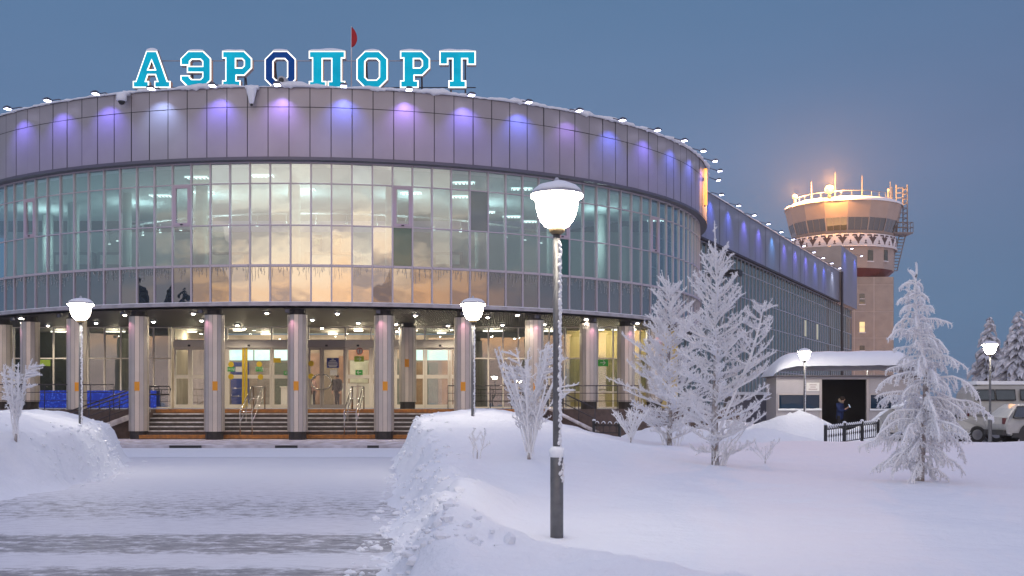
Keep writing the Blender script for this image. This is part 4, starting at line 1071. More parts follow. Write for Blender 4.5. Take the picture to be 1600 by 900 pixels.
mb = MB(); zt2 = W(0, 384, wp(sb, 0).y).z
for a, b, z0, z1 in ((sb, se, ZB-.1, zt2),):
    mb.face([wp(a, z0, .5), wp(b, z0, .5), wp(b, z1, .5), wp(a, z1, .5)]); mb.face([wp(b, z0, .5), wp(b, z0, -9), wp(b, z1, -9), wp(b, z1, .5)])
    mb.face([wp(a, z0, -9), wp(a, z0, .5), wp(a, z1, .5), wp(a, z1, -9)], 1); mb.face([wp(a, z1, .5), wp(b, z1, .5), wp(b, z1, -9), wp(a, z1, -9)], 2)
    mb.face([wp(a, z0, .5), wp(a, z0, -.2), wp(b, z0, -.2), wp(b, z0, .5)], 1)
mb.build('end_block', [wing_panel, concrete, snow_roof], WG)
mb = MB(); mb.face([wp(sa, 13.4, -.2), wp(sb, 13.4, -.2), wp(sb, 13.4, -22), wp(sa, 13.4, -22)], 0); mb.build('roof', snow_roof, WG)
mb = MB(); mb.face([wp(se, 0, .0), wp(se, 0, -22), wp(se, 13.4, -22), wp(se, 13.4, 0)]); mb.build('end_wall', wing_panel, WG)
a_ = wing_s(1256); b_ = wing_s(1299); mb = MB(); mb.face([wp(a_, 13.4, -3), wp(b_, 13.4, -3), wp(b_, 16.0, -3), wp(a_, 16.0, -3)]); mb.face([wp(a_, 16.0, -3), wp(b_, 16.0, -3), wp(b_, 16.0, -8), wp(a_, 16.0, -8)], 1)
mb.face([wp(b_, 13.4, -3), wp(b_, 13.4, -8), wp(b_, 16, -8), wp(b_, 16, -3)])
mb.build('penthouse', [concrete, snow_roof], WG)
# bays of ribbed glazing
bw = 1.02; nbay = int((se-sa)/bw); zr = (.1, 2.1, 3.85, 5.40, 6.85, 8.42, 10.04, ZB-.1)
src = []; rnd = random.Random(8)
for k in range(5):
    mb = MB()
    for z0, z1 in zip(zr, zr[1:]):
        t_ = rnd.uniform(-.006, .006); t2 = rnd.uniform(-.004, .004)
        mb.face([(0.02, t_, z0+.02), (bw-.02, -t_, z0+.02), (bw-.02, -t_+t2, z1-.02), (.02, t_+t2, z1-.02)])
    src.append(mb)
frw = MB(); frw.box2((-.028, -.05, .05), (.028, .05, ZB-.1))
for z in zr[1:]: frw.box2((.03, -.035, z-.03), (bw-.03, .03, z+.03))
rzw = math.atan2(WD.y, WD.x)
wm = {}
lit = {int((wing_s(1257)-sa)/bw): 1, int((wing_s(1277)-sa)/bw): 1}
inv = wmat(WG).inverted()
for i in range(nbay):
    p = inv @ wp(sa+i*bw, 0)
    key = ('w', rnd.randrange(5))
    if key not in wm: o = local_build(src[key[1]], 'window', wing_glass, WG); wm[key] = o.data
    else: o = bpy.data.objects.new('window', wm[key]); col.objects.link(o); o.parent = WG
    o.location = p; o.rotation_euler.z = rzw
    if 'f' not in wm: f = local_build(frw, 'window_frame', mat('wing_frame', (.40, .42, .46), .45, .3), o); wm['f'] = f.data
    else: f = bpy.data.objects.new('window_frame', wm['f']); col.objects.link(f); f.parent = o
    if i in lit:
        mb = MB(); mb.face([(.06, -.012, 7.0), (bw-.06, -.012, 7.0), (bw-.06, -.012, 8.3), (.06, -.012, 8.3)]); mb.build('lit_pane', mat('dim_lit_pane', (.3, .3, .2), .3, emit=(.9, .86, .6), estr=.30), o, world=False)
# downpipe at the far end, projecting sensor box at the near end
mb = MB(); mb.tube([wp(sb-.2, ZT, .6), wp(sb-.2, .3, .6)], .12, 8); mb.build('downpipe', dark_rail, WG)
mb = MB(); c = wp(wing_s(1131), 9.5, .6); mb.box(c, (.9, .9, .35), 0, rzw); mb.build('wall_box', black_m, WG)
# snow along the wing parapet
mb = MB(); pr = None; n = 260
for i in range(n+1):
    s = sa+(sb-sa)*i/n; h = .03+.10*max(0, .5+noise.fractal(Vector((s*.6, 2, 0)), 1, 2, 4)); k = len(mb.v)
    mb.v += [wp(s, ZT, .42), wp(s, ZT+h, .38), wp(s, ZT+h, -.2), wp(s, ZT, -.3)]
    if pr is not None:
        for j in range(3): mb.f.append((pr+j, k+j, k+j+1, pr+j+1)); mb.m.append(0); mb.s.append(True)
    pr = k
mb.build('parapet_snow', snow_roof, WG)
pxs = [1109, 1130, 1154, 1177, 1198, 1218, 1236, 1252, 1267, 1281, 1294]
seq = ['blue', 'blue', 'violet', 'violet', 'cyan', 'violet', 'violet', 'violet', 'blue', 'blue', 'white']
s0 = wing_s(1129); ds = (wing_s(1294)-s0)/9
s_list = [s0-ds+ds*i for i in range(11)]
for i, s in enumerate(s_list):
    c = seq[i]
    floodlight(wp(s, ZT+.02, .36), WN, f'{c} floodlight on the straight wing parapet, {ORD[i]} away from the round building', c, 210, 'floodlights along the wing parapet', reach=.66)
for i, s in enumerate((sb+(se-sb)*.2, sb+(se-sb)*.85)):
    floodlight(wp(s, zt2+.02, .5), WN, ('blue floodlight on the tall end block of the wing, nearer one', 'blue floodlight on the tall end block of the wing, farther one')[i], 'blue', 210, 'floodlights on the end block', reach=.66)
# amber strip where rotunda and wing meet
q = W(1099, 309, 60.8); zt_ = W(0, 281, 60.8).z; zb_ = W(0, 335, 60.8).z
t = thing('amber_light_strip', (q.x, q.y, zb_), 'tall amber light strip at the right edge of the round parapet', 'light')
th_ = 72.0; a_ = ring(th_, RF+.16, 0)
mb = MB(); mb.box((a_.x, a_.y, (zt_+zb_)/2), (.20, .12, zt_-zb_), 0, R(th_)); mb.build('diffuser', amber_on, t)
mb = MB(); mb.box((a_.x-.02, a_.y+.10, (zt_+zb_)/2), (.24, .06, zt_-zb_+.1), 0, R(th_)); mb.build('housing', flood_body, t)

# ------------------------------------------------------------------ control tower
TY = 130.0; tcx = W(1317, 0, TY).x
CT = thing('control_tower', (tcx, TY, 0), 'beige control tower with flared glazed cab and dark ornamental band', 'tower')
def tz(py, r): return CAMZ+(HZ-py)*(TY-r)/FPX
def tr_(px): return abs(px-1317)*TY/FPX
NS = 16; ph = R(11.25)
zr1 = tz(312, 6.36); zw1 = tz(338.5, 6.0); zw0 = tz(359, 5.6); zb1 = tz(364, 5.7); zb0 = tz(383, 5.7); zbo = tz(418, 5.6); zrd = tz(433, 4.0)
mb = MB(); mb.lathe([(5.98, zw1), (6.36, zr1-.1), (6.42, zr1)], (tcx, TY, 0), NS, 0, False, ph, False); mb.build('cab_fascia', tower_m, CT)
mb = MB(); mb.lathe([(5.3, zb1-.2), (5.55, zw0), (5.58, zw0+.02)], (tcx, TY, 0), NS, 0, False, ph, False); mb.lathe([(5.55, zbo), (5.62, zb0), (5.62, zb1)], (tcx, TY, 0), NS, 0, False, ph, False)
mb.lathe([(.1, zbo-.001), (5.56, zbo)], (tcx, TY, 0), NS, 0, False, ph, False)
mb.build('cab_wall', tower_m, CT)
def side_quad(mb, k, f0, f1, r0, z0, r1, z1, m=0, off=0):
    a0 = ph+2*math.pi*k/NS; a1 = ph+2*math.pi*(k+1)/NS
    def P(r, a): return Vector((tcx+(r+off)*math.cos(a), TY+(r+off)*math.sin(a), 0))
    A0, A1 = P(r0, a0), P(r0, a1); B0, B1 = P(r1, a0), P(r1, a1)
    mb.face([A0.lerp(A1, f0)+Vector((0, 0, z0)), A0.lerp(A1, f1)+Vector((0, 0, z0)), B0.lerp(B1, f1)+Vector((0, 0, z1)), B0.lerp(B1, f0)+Vector((0, 0, z1))], m)
for k in range(NS):
    mb = MB()
    side_quad(mb, k, .02, .98, 5.55, zw0, 5.98, zw1)
    w = mb.build('cab_window', tower_glass, CT)
    f = MB()
    for f0, f1 in ((-.035, .035), (.325, .34), (.65, .665)): side_quad(f, k, f0, f1, 5.58, zw0, 6.01, zw1, 0)
    f.build('mullion', tower_m, w)
# ornamental band
mb = MB(); mb.lathe([(5.72, zb0), (5.80, zb0+.08), (5.80, zb1-.08), (5.72, zb1)], (tcx, TY, 0), 48, 0, True, 0, False); band = mb.build('ornament_band', white_m, CT)
mb = MB(); nm = 22; hb = zb1-zb0
def bp_(a, z): return Vector((tcx+5.815*math.cos(a), TY+5.815*math.sin(a), zb0+hb*z))
for k in range(nm):
    a = 2*math.pi*(k+.5)/nm; w = 2*math.pi/nm
    def tri(pts): mb.face([bp_(a+w*x, z) for x, z in pts])
    def bar(x0, z0, x1, z1, t_=.055):
        d = Vector((x1-x0, (z1-z0)*.55)); nrm_ = Vector((-d.y, d.x)).normalized()*t_
        tri([(x0+nrm_.x, z0+nrm_.y*1.8), (x1+nrm_.x, z1+nrm_.y*1.8), (x1-nrm_.x, z1-nrm_.y*1.8), (x0-nrm_.x, z0-nrm_.y*1.8)])
    tri([(-.30, .70), (-.12, .70), (0, .50), (.12, .70), (.30, .70), (0, .16)][::-1])           # the big V
    bar(-.40, .84, -.08, .84, .035); bar(.08, .84, .40, .84, .035)      # its antler tips
    bar(-.14, .80, 0, .52, .045); bar(.14, .80, 0, .52, .045)
    tri([(0, .34), (-.07, .22), (0, .10), (.07, .22)])
    tri([(.5, .48), (.44, .36), (.5, .24), (.56, .36)]); tri([(.5, .30), (.38, .14), (.62, .14)])
mb.build('ornament', pattern_m, band)
mb = MB(); mb.lathe([(5.86, zb0-.10), (5.86, zb0), (5.60, zb0)], (tcx, TY, 0), 48, 0, True, 0, False); mb.build('band_ledge', white_m, CT)
mb = MB(); mb.lathe([(4.25, zrd), (4.5, zrd+.02), (5.45, zbo-.02)], (tcx, TY, 0), NS, 0, False, ph, False); mb.build('red_collar', red_m, CT)
mb = MB(); sh = 4.32
for (x0, y0), (x1, y1) in (((-sh, -sh), (sh, -sh)), ((sh, -sh), (sh, sh)), ((sh, sh), (-sh, sh)), ((-sh, sh), (-sh, -sh))):
    zz = 0
    while zz < zrd:
        z1 = min(zz+2.9, zrd)
        for f in range(4):
            a = Vector((tcx+x0, TY+y0, 0)).lerp(Vector((tcx+x1, TY+y1, 0)), f/4+.006); b = Vector((tcx+x0, TY+y0, 0)).lerp(Vector((tcx+x1, TY+y1, 0)), (f+1)/4-.006)
            mb.face([a+Vector((0, 0, zz+.03)), b+Vector((0, 0, zz+.03)), b+Vector((0, 0, z1-.03)), a+Vector((0, 0, z1-.03))])
        zz = z1
mb.box2((tcx-sh+.03, TY-sh+.03, 0), (tcx+sh-.03, TY+sh-.03, zrd), 1)
mb.build('shaft', [concrete, mat('pale_joint', (.55, .50, .47), .8)], CT)
mb = MB(); mb.lathe([(6.46, zr1), (6.40, zr1+.25), (5.8, zr1+.52), (4.0, zr1+.75), (.1, zr1+.85)], (tcx, TY, 0), 48, 0, True, 0, False); mb.build('roof_snow', snow_roof, CT)
for px, py, m in ((1347, 467, tower_glass), (1347, 511, lit_window), (1347, 548, tower_glass)):
    c = W(px, py, TY-sh); mb = MB(); mb.box((c.x, TY-sh-.01, c.z), (.55, .06, 1.1), 0); w = mb.build('shaft_window', m, CT)
    f = MB(); f.box((c.x, TY-sh-.05, c.z-.62), (.75, .12, .1)); f.box((c.x, TY-sh-.045, c.z), (.55, .05, .07)); f.build('window_sill', white_m, w)
for px in (1360, 1384):
    u = (px-800)/FPX; 
    # on the drum below the band
    a = u*u+1; b = -2*(u*tcx+TY); c_ = tcx**2+TY**2-5.60**2; Y = (-b-math.sqrt(max(0, b*b-4*a*c_)))/(2*a); p = Vector((u*Y, Y, W(0, 399, Y).z))
    ang = math.atan2(p.y-TY, p.x-tcx); mb = MB(); mb.box(p, (.10, .62, 1.15), 0, ang); w = mb.build('drum_window', tower_glass, CT); f = MB(); f.box(p-Vector((0, 0, .65)), (.2, .8, .1), 0, ang); f.build('window_sill', white_m, w)
# frosted roof railing, service ladder and platform, aerials
mb = MB(); pr = []
for k in range(30):
    a = 2*math.pi*k/30; p = Vector((tcx+5.3*math.cos(a), TY+5.3*math.sin(a), zr1+.5)); mb.tube([p, p+Vector((0, 0, .7))], .018, 4)
for h in (.7,): mb.tube([Vector((tcx+5.3*math.cos(2*math.pi*k/30), TY+5.3*math.sin(2*math.pi*k/30), zr1+.5+h)) for k in range(31)], .024, 5)
mb.build('roof_railing', rime_dull, CT)
mb = MB(); 
xs0 = W(1395, 0, TY-1).x; xs1 = W(1412, 0, TY-1).x; zt3 = W(0, 292, TY-1).z; zp = W(0, 366, TY-1).z; zlow = W(0, 424, TY-1).z
for x in (xs0, xs1):
    for y in (TY-2.2, TY-.8): mb.tube([(x, y, zp), (x, y, zt3)], .07, 5)
z = zp
while z < zt3:
    mb.tube([(xs0, TY-2.2, z), (xs1, TY-2.2, z)], .045, 4); mb.tube([(xs1, TY-2.2, z), (xs1, TY-.8, z)], .045, 4); z += .55
mb.box2((xs0-.6, TY-2.6, zp-.15), (xs1+.5, TY-.4, zp), 0)
for k in range(9):
    f = k/8; mb.tube([(xs0-.6+(xs1-xs0+1.1)*f, TY-2.6, zp), (xs0-.6+(xs1-xs0+1.1)*f, TY-2.6, zp+1.1)], .035, 4)
for h in (.55, 1.1): mb.tube([(xs0-.6, TY-2.6, zp+h), (xs1+.5, TY-2.6, zp+h), (xs1+.5, TY-.4, zp+h)], .04, 4)
x0_, x1_ = W(1398, 0, TY-1).x, W(1402, 0, TY-1).x
la = Vector((W(1408, 0, TY-1).x, TY-1.6, zp)); lb = Vector((W(1394, 0, TY-1).x, TY-1.6, zlow))
for dx in (-.35, .35): mb.tube([la+Vector((dx, 0, 0)), lb+Vector((dx, 0, 0))], .06, 5)
for k in range(13):
    p = la.lerp(lb, k/12); mb.tube([p+Vector((-.35, 0, 0)), p+Vector((.35, 0, 0))], .05, 4)
mb.build('service_ladder', rime_dull, CT)
for px, top, r_ in ((1268, 284, 2), (1305, 270, 1), (1347, 274, 0), (1391, 284, 1.5)):
    c = W(px, top, TY-1); mb = MB(); mb.tube([(c.x, TY-1, zr1+.4), (c.x, TY-1, c.z)], [.06, .03], 6); mb.build('aerial', rime_dull, CT)
for px, py, big, lab in ((1296, 297, 1, 'bright amber beacon lamp on the control tower roof'), (1242, 308, .55, 'smaller amber lamp at the left rim of the tower roof')):
    Y_ = TY-(5.4 if big == 1 else 1.5); q = W(px, py, Y_); t = thing('beacon_lamp', q, lab, 'beacon')
    mb = MB(); mb.lathe([(.08, -.42*big), (.40*big+.05, -.22*big), (.46*big+.05, .12*big), (.30*big, .40*big), (.08, .48*big)], q, 16); mb.build('lens', beacon_on, t)
    light('POINT', 'fascia_tint_light', q+Vector((0, -1.7, -.1)), 2000*big, (1.0, .40, .08), t, radius=.15); light('POINT', 'beacon_light', q+Vector((0, -.2, .75*big+.3)), 32000*big, (1.0, .42, .10), t, radius=.2)  # first light is added off the rim to imitate orange glare on the fascia
    mb = MB(); mb.lathe([(.2, zr1-q.z+.35), (.14, -.42*big)], q, 10); mb.build('stand', rime_dull, t)
q = W(1388, 297, TY-3); t = thing('beacon_lamp', q, 'weak amber lamp beside the ladder at the right of the tower roof', 'beacon')
mb = MB(); mb.lathe([(.05, -.1), (.12, 0), (.05, .12)], q, 10); mb.build('lens', mat('weak_amber', (.8, .4, .1), .5, emit=(1, .45, .12), estr=5), t)
mb = MB(); mb.lathe([(.08, zr1-q.z+.3), (.08, -.1)], q, 8); mb.build('stand', rime_dull, t)
# ------------------------------------------------------------------ street lamps
def lamp(x, y, zb, ztop, label, rime=True, estr=None):
    t = thing('street_lamp', (x, y, zb), label, 'street lamp', 'bowl-headed street lamps')
    s = .92
    zh = ztop-.10            # rim height
    zr = zh-.07
    zbw = zr-.33             # foot of the bowl
    mb = MB(); prof = [(.075, zbw), (.12, zbw+.022), (.16, zbw+.07), (.188, zbw+.13), (.205, zbw+.20), (.215, zbw+.27), (.228, zbw+.295), (.258, zbw+.308), (.262, zbw+.33)]
    mb.lathe(prof, (x, y, 0), 32, 0); mb.build('lamp_bowl', lamp_on, t)
    mb = MB(); mb.lathe([(.265, zr+.004), (.262, zr+.02), (.20, zr+.07), (.12, zr+.105), (.03, zr+.12), (.025, zr+.16), (.012, zr+.18)], (x, y, 0), 28); mb.build('cap', cap_m, t)
    mb = MB(); pr = [(.255, zr+.03), (.245, zr+.055), (.19, zr+.10), (.10, zr+.13), (.03, zr+.135)]
    mb.lathe(pr, (x, y, 0), 24)
    for i, v in enumerate(mb.v):
        d = Vector((v.x-x, v.y-y, 0)); v.z += .02*noise.noise(v*5+Vector((x*7, 0, 0)))
        if d.length > .05: v += d.normalized()*.015*noise.noise(v*9)
    mb.build('snow_cap', snow_roof, t)
    mb = MB(); mb.lathe([(.05, zbw-.06), (.075, zbw-.04), (.082, zbw+.015), (.06, zbw+.02)], (x, y, 0), 20); mb.build('neck', mat('bronze_neck', (.20, .15, .08), .5, .5) if 'bronze_neck' not in MATS else MATS['bronze_neck'], t)
    zk = zb+1.0 if zb < .6 else zb+.6
    zk = .97
    mb = MB(); mb.lathe([(.040, zk), (.036, zbw-.05)], (x, y, 0), 16); mb.build('pole', pole_m, t)
    mb = MB(); mb.lathe([(.066, zb-.4), (.066, zk-.03), (.045, zk)], (x, y, 0), 16); mb.build('pole_base', pole_m, t)
    mb = MB(); mb.lathe([(.07, zk-.05), (.078, zk-.02), (.074, zk+.03), (.05, zk+.055), (.038, zk+.06)], (x, y, 0), 16); mb.build('snow_collar', snow_roof, t)
    if rime:
        # wind-blown rime stuck to one side of the pole
        mb = MB(); rnd = random.Random(int(x*100)); z = zk
        while z < zbw-.15:
            a = rnd.gauss(R(-32), .22); w = rnd.uniform(.010, .022)
            mb.lathe([(w*.4, -w), (w, 0), (w*.4, w*1.3)], (x+.038*math.cos(a), y+.038*math.sin(a), z), 5); z += rnd.uniform(.004, .018)
        z = zk-.30
        while z < zk-.02:
            a = rnd.gauss(R(-40), .3); w = rnd.uniform(.008, .02)
            mb.lathe([(w*.4, -w), (w, 0), (w*.4, w*1.3)], (x+.064*math.cos(a), y+.064*math.sin(a), z), 5); z += rnd.uniform(.006, .02)
        mb.build('rime', frost, t)
    return t
LT = 3.72
def lampY(py_top): return (LT-CAMZ)*FPX/(HZ-py_top)
for px, top, lab in ((870, 279, 'big bright street lamp nearest the camera, its grey pole deep in the snow'),
                     (126, 463, 'street lamp behind the left snowbank in front of the third column'),
                     (739, 463, 'street lamp on top of the right snowbank left of the frosted bush'),
                     (1257, 543, 'street lamp before the left window of the smoking shelter'),
                     (1355, 556, 'smallest street lamp, at the right edge of the shelter doorway'),
                     (1547, 531, 'street lamp in front of the white minibus')):
    Y = lampY(top); x = W(px, 0, Y).x
    lamp(x, Y, max(0, ground_h(x, Y)), LT-.0, lab, px in (870, 739, 126, 1257))

# ------------------------------------------------------------------ frosted trees
def wobble(p, s, a): return Vector((noise.noise(p*s), noise.noise(p*s+Vector((7, 3, 1))), noise.noise(p*s+Vector((1, 9, 4)))))*a
def branch_pts(base, az_, el0, el1, L, n=6, rnd=random, curl=.10):
    pts = [Vector(base)]; a = az_; st = L/n
    for i in range(n):
        f = (i+.5)/n; e = el0+(el1-el0)*f+rnd.gauss(0, curl*.6); a += rnd.gauss(0, curl)
        pts.append(pts[-1]+Vector((math.cos(e)*math.cos(a), math.cos(e)*math.sin(a), math.sin(e)))*st)
    return pts
def along(pts, f):
    x = f*(len(pts)-1); i = min(int(x), len(pts)-2); return pts[i].lerp(pts[i+1], x-i), (pts[i+1]-pts[i]).normalized()
def frosted(mb, pts, r0, r1, n=4, rnd=random):
    m = len(pts); rad = [(r0+(r1-r0)*i/(m-1))*rnd.uniform(.8, 1.25) for i in range(m)]; rad[-1] *= .6
    mb.tube(pts, rad, n, 0, False)
    # feathery rime crystals standing off the twig
    for a, b in zip(pts, pts[1:]):
        L = (b-a).length; d = (b-a)/max(L, 1e-6)
        for i in range(int(L*60)+1):
            p = a.lerp(b, rnd.random()); v = Vector((rnd.gauss(0, 1), rnd.gauss(0, 1), rnd.gauss(.15, 1))); v = (v-d*v.dot(d)*.7).normalized()*rnd.uniform(.020, .048)
            w = d*rnd.uniform(.004, .007); mb.face([p-w, p+w, p+v])
def twig_set(mb, pts, L, rnd, dens, tl, r, up=True, f0=.15, hang=0.0, tert=True):
    k = int(L*dens); sgn = 1
    for j in range(k):
        f = f0+(1-f0)*(j+rnd.random())/max(1, k); f = min(f, .98)
        p, d = along(pts, f); sgn = -sgn
        sd_ = d.cross(Vector((0, 0, 1))); sd_ = sd_.normalized() if sd_.length > .05 else Vector((1, 0, 0))
        ang = rnd.uniform(.5, 1.0); roll = rnd.gauss(.35 if up else -.4, .5)
        v = d*math.cos(ang)+(sd_*sgn*math.cos(roll)+Vector((0, 0, 1))*math.sin(roll))*math.sin(ang)
        v = (v+Vector((0, 0, -hang))).normalized()
        ll = tl*rnd.uniform(.5, 1.25)*(1.15-.75*f)
        q = [p]; n = 3
        for i in range(n):
            v = (v+Vector((rnd.gauss(0, .16), rnd.gauss(0, .16), rnd.gauss(.10 if up else -.25-hang*.4, .12)))).normalized(); q.append(q[-1]+v*ll/n)
        frosted(mb, q, r, r*.75, 4, rnd)
        if tert and ll > .12:
            for i in range(int(ll*17)):
                p2, d2 = along(q, rnd.uniform(.2, .95)); v2 = (d2+Vector((rnd.gauss(0, .7), rnd.gauss(0, .7), rnd.gauss(.15 if up else -.5, .5)))).normalized(); l2 = ll*rnd.uniform(.22, .45)
                frosted(mb, [p2, p2+v2*l2*.55, p2+(v2+Vector((0, 0, .2 if up else -.5))).normalized()*l2], r*.85, r*.55, 4, rnd)
def upright_tree(px, pyb, pytop, label, seed, spread, heavy=1.0, side_stem=False, basehit=None):
    rnd = random.Random(seed); b = basehit or ground_hit(px, pyb); H = CAMZ+(HZ-pytop)/FPX*b.y-b.z
    t = thing('frosted_tree', b, label, 'tree', 'frost-covered trees')
    lead = [b+Vector((0, 0, -.15))]; n = 14
    for i in range(1, n+1):
        z = H*i/n; lead.append(b+Vector((.07*H/4*noise.noise(Vector((seed, z*.8, 0))), .07*noise.noise(Vector((seed+5, z*.8, 0))), z)))
    rad = [.055*(1-i/(n+1))**.8+.012 for i in range(n+1)]
    mb = MB(); mb.tube(lead[:9], rad[:9], 8); mb.build('trunk', frost_dim, t)
    mb = MB(); frosted(mb, lead[5:], .026, .016, 6, rnd)
    nb_ = int(44*heavy); ga = 2.4
    for i in range(nb_):
        f = .05+.89*(i/nb_)**.95; p, d = along(lead, f)
        L = spread(f)*rnd.uniform(.6, 1.2); a = i*ga+rnd.uniform(-.4, .4)
        pts = branch_pts(p, a, rnd.uniform(-.25, .25)+f*.75, rnd.uniform(.25, .7)+f*.5, L, 6, rnd)
        frosted(mb, pts, .018, .012, 5, rnd)
        twig_set(mb, pts, L, rnd, 24, .26*min(1, .45+L*.6), .0092)
    for i in range(7):      # leading shoots at the top
        p, d = along(lead, rnd.uniform(.78, .95)); pts = branch_pts(p, rnd.uniform(0, 6.28), 1.0, 1.35, rnd.uniform(.30, .62), 4, rnd, .05); frosted(mb, pts, .014, .009, 5, rnd); twig_set(mb, pts, .4, rnd, 9, .10, .008, tert=False)
    if side_stem:
        pts = [b+Vector((.05, -.05, .6)), b+Vector((.32, -.1, 1.25)), b+Vector((.58, -.1, 1.85)), b+Vector((.72, -.12, 2.35)), b+Vector((.83, -.12, 2.85))]
        frosted(mb, pts, .03, .014, 6, rnd)
        for i in range(18):
            p, d = along(pts, .3+.68*i/18); q = branch_pts(p, i*2.4+rnd.uniform(-.5, .5), rnd.uniform(.15, .6), .9, .62*(1.15-.85*i/18)*rnd.uniform(.6, 1.15), 5, rnd); frosted(mb, q, .016, .011, 5, rnd); twig_set(mb, q, .5, rnd, 18, .2, .010)
    mb.build('crown', frost, t)
    mb = MB()
    for i in range(9):     # thin shoots from the foot
        q = branch_pts(b+Vector((rnd.gauss(.05, .12), rnd.gauss(0, .1), -.05)), rnd.uniform(0, 6.28), 1.3, .8, rnd.uniform(.4, 1.0), 5, rnd, .15); frosted(mb, q, .012, .008, 4, rnd); twig_set(mb, q, .6, rnd, 10, .2, .007, tert=False)
    mb.build('foot_shoots', frost, t)
    return t
upright_tree(1118, 727, 372, 'tall upright white frosted tree with a forked right side stem', 21, lambda f: .12+1.33*(1-f)**.85 if f > .2 else .95+1.3*f, 1.6, True)
bt = ground_hit(1046, 690, 20); bt = Vector((W(1046, 0, 29).x, 29, ground_h(W(1046, 0, 29).x, 29)))
upright_tree(1046, 690, 430, 'dense white frosted tree just left of and behind the tall one', 34, lambda f: .18+1.9*(1-f)**.9 if f > .2 else 1.25+1.9*f, 2.1, False, bt)

def weeping_tree(px, pyb, pytop, label, seed):
    rnd = random.Random(seed); b = ground_hit(px, pyb); H = CAMZ+(HZ-pytop)/FPX*b.y-b.z
    t = thing('frosted_tree', b, label, 'tree', 'frost-covered trees')
    lead = [b+Vector((.16*math.sin(i*.35+.4)*i/14+.10*i/14, .04*math.sin(i*.6), H*i/14-.1*(i == 0))) for i in range(15)]
    mb = MB(); mb.tube(lead[:11], [.055*(1-i/13)+.012 for i in range(11)], 8); mb.build('trunk', bark, t)
    mb = MB(); frosted(mb, lead[6:], .035, .022, 6, rnd)
    nb_ = 104
    for i in range(nb_):
        f = .07+.90*(i/nb_); p, d = along(lead, f)
        L = (.15+1.02*(1-f)**.8)*rnd.uniform(.45, 1.1)*(1 if f > .2 else .75); a = i*2.4+rnd.uniform(-.4, .4)
        pts = branch_pts(p, a, rnd.uniform(-.1, .75), rnd.uniform(-1.35, -.35), L*1.12, 7, rnd, .16)
        frosted(mb, pts, .017, .013, 5, rnd)
        twig_set(mb, pts, L, rnd, 30, .25*min(1, .4+L*.6), .0092, up=False, hang=rnd.uniform(.2, .8))
    for i in range(6):
        p, d = along(lead, rnd.uniform(.88, 1)); pts = branch_pts(p, rnd.uniform(0, 6.28), .9, .4, rnd.uniform(.12, .26), 4, rnd, .1); frosted(mb, pts, .018, .013, 5, rnd)
    mb.build('crown', frost, t)
    return t
weeping_tree(1437, 752, 426, 'white frosted larch with drooping branches in front of the parked cars', 5)

def bush(px, pyb, pytop, halfpx, label, seed, nst, r, b=None, clump=0):
    rnd = random.Random(seed); b = b or ground_hit(px, pyb); H = CAMZ+(HZ-pytop)/FPX*b.y-b.z; hw_ = halfpx*b.y/FPX
    t = thing('frosted_bush', b, label, 'bush', 'frost-covered bushes')
    mb = MB(); mb.tube([b+Vector((0, 0, -.1)), b+Vector((.01, 0, .13))], [min(.035, H*.022), min(.028, H*.018)], 7); mb.build('stem', bark, t)
    mb = MB()
    for i in range(nst):
        a = 2*math.pi*i/nst+rnd.uniform(-.4, .4); e = rnd.uniform(.95, 1.45); L = H*rnd.uniform(.62, 1.05)
        dx = math.cos(a)*hw_/H
        p0 = b+Vector((rnd.gauss(0, .03), rnd.gauss(0, .03), .0+.15*rnd.random())); tip = b+Vector((math.cos(a)*hw_*rnd.uniform(.35, 1.0), math.sin(a)*hw_*rnd.uniform(.2, .8), L))
        mid = p0.lerp(tip, .5)+Vector((-(tip.x-p0.x)*.10, 0, -.02))
        pts = [p0, p0.lerp(mid, .5)+wobble(p0+mid, 3, .03), mid+wobble(mid, 2, .05), mid.lerp(tip, .5)+wobble(tip, 3, .05), tip]
        frosted(mb, pts, r*.75, r*1.0, 6, rnd); 
        twig_set(mb, pts, L, rnd, 10, .24, r*.72, f0=.28, tert=True)
        if i < clump:      # heavy frost clumps near the tip
            for j in range(5):
                p, d = along(pts, rnd.uniform(.7, 1)); q = branch_pts(p, rnd.uniform(-.5, .5)+(0 if tip.x > b.x else 3.14), rnd.uniform(.1, .6), rnd.uniform(-.1, .4), rnd.uniform(.16, .34), 4, rnd); frosted(mb, q, r*1.25, r*1.0, 5, rnd); twig_set(mb, q, .3, rnd, 14, .11, r*.9, f0=.1, tert=False)
    mb.build('crown', frost, t)
    return t
bush(826, 718, 540, 58, 'frosted bush on the right snowbank beside the big lamp pole', 9, 21, .0125, clump=9)
bush(24, 690, 565, 34, 'sparse frosted bush on the left snowbank at the picture edge', 12, 9, .012, clump=4)
bush(745, 717, 672, 16, 'tiny bare frosted sapling just left of the frosted bush', 15, 3, .009)
bush(1195, 724, 690, 30, 'low thin frosted shrub at the foot of the tall tree', 17, 7, .007)
q = Vector((W(985, 0, 27).x, 27, ground_h(W(985, 0, 27).x, 27)))
bush(985, 690, 640, 42, 'low spreading frosted shrub in front of the brown plinth', 19, 14, .014, q)

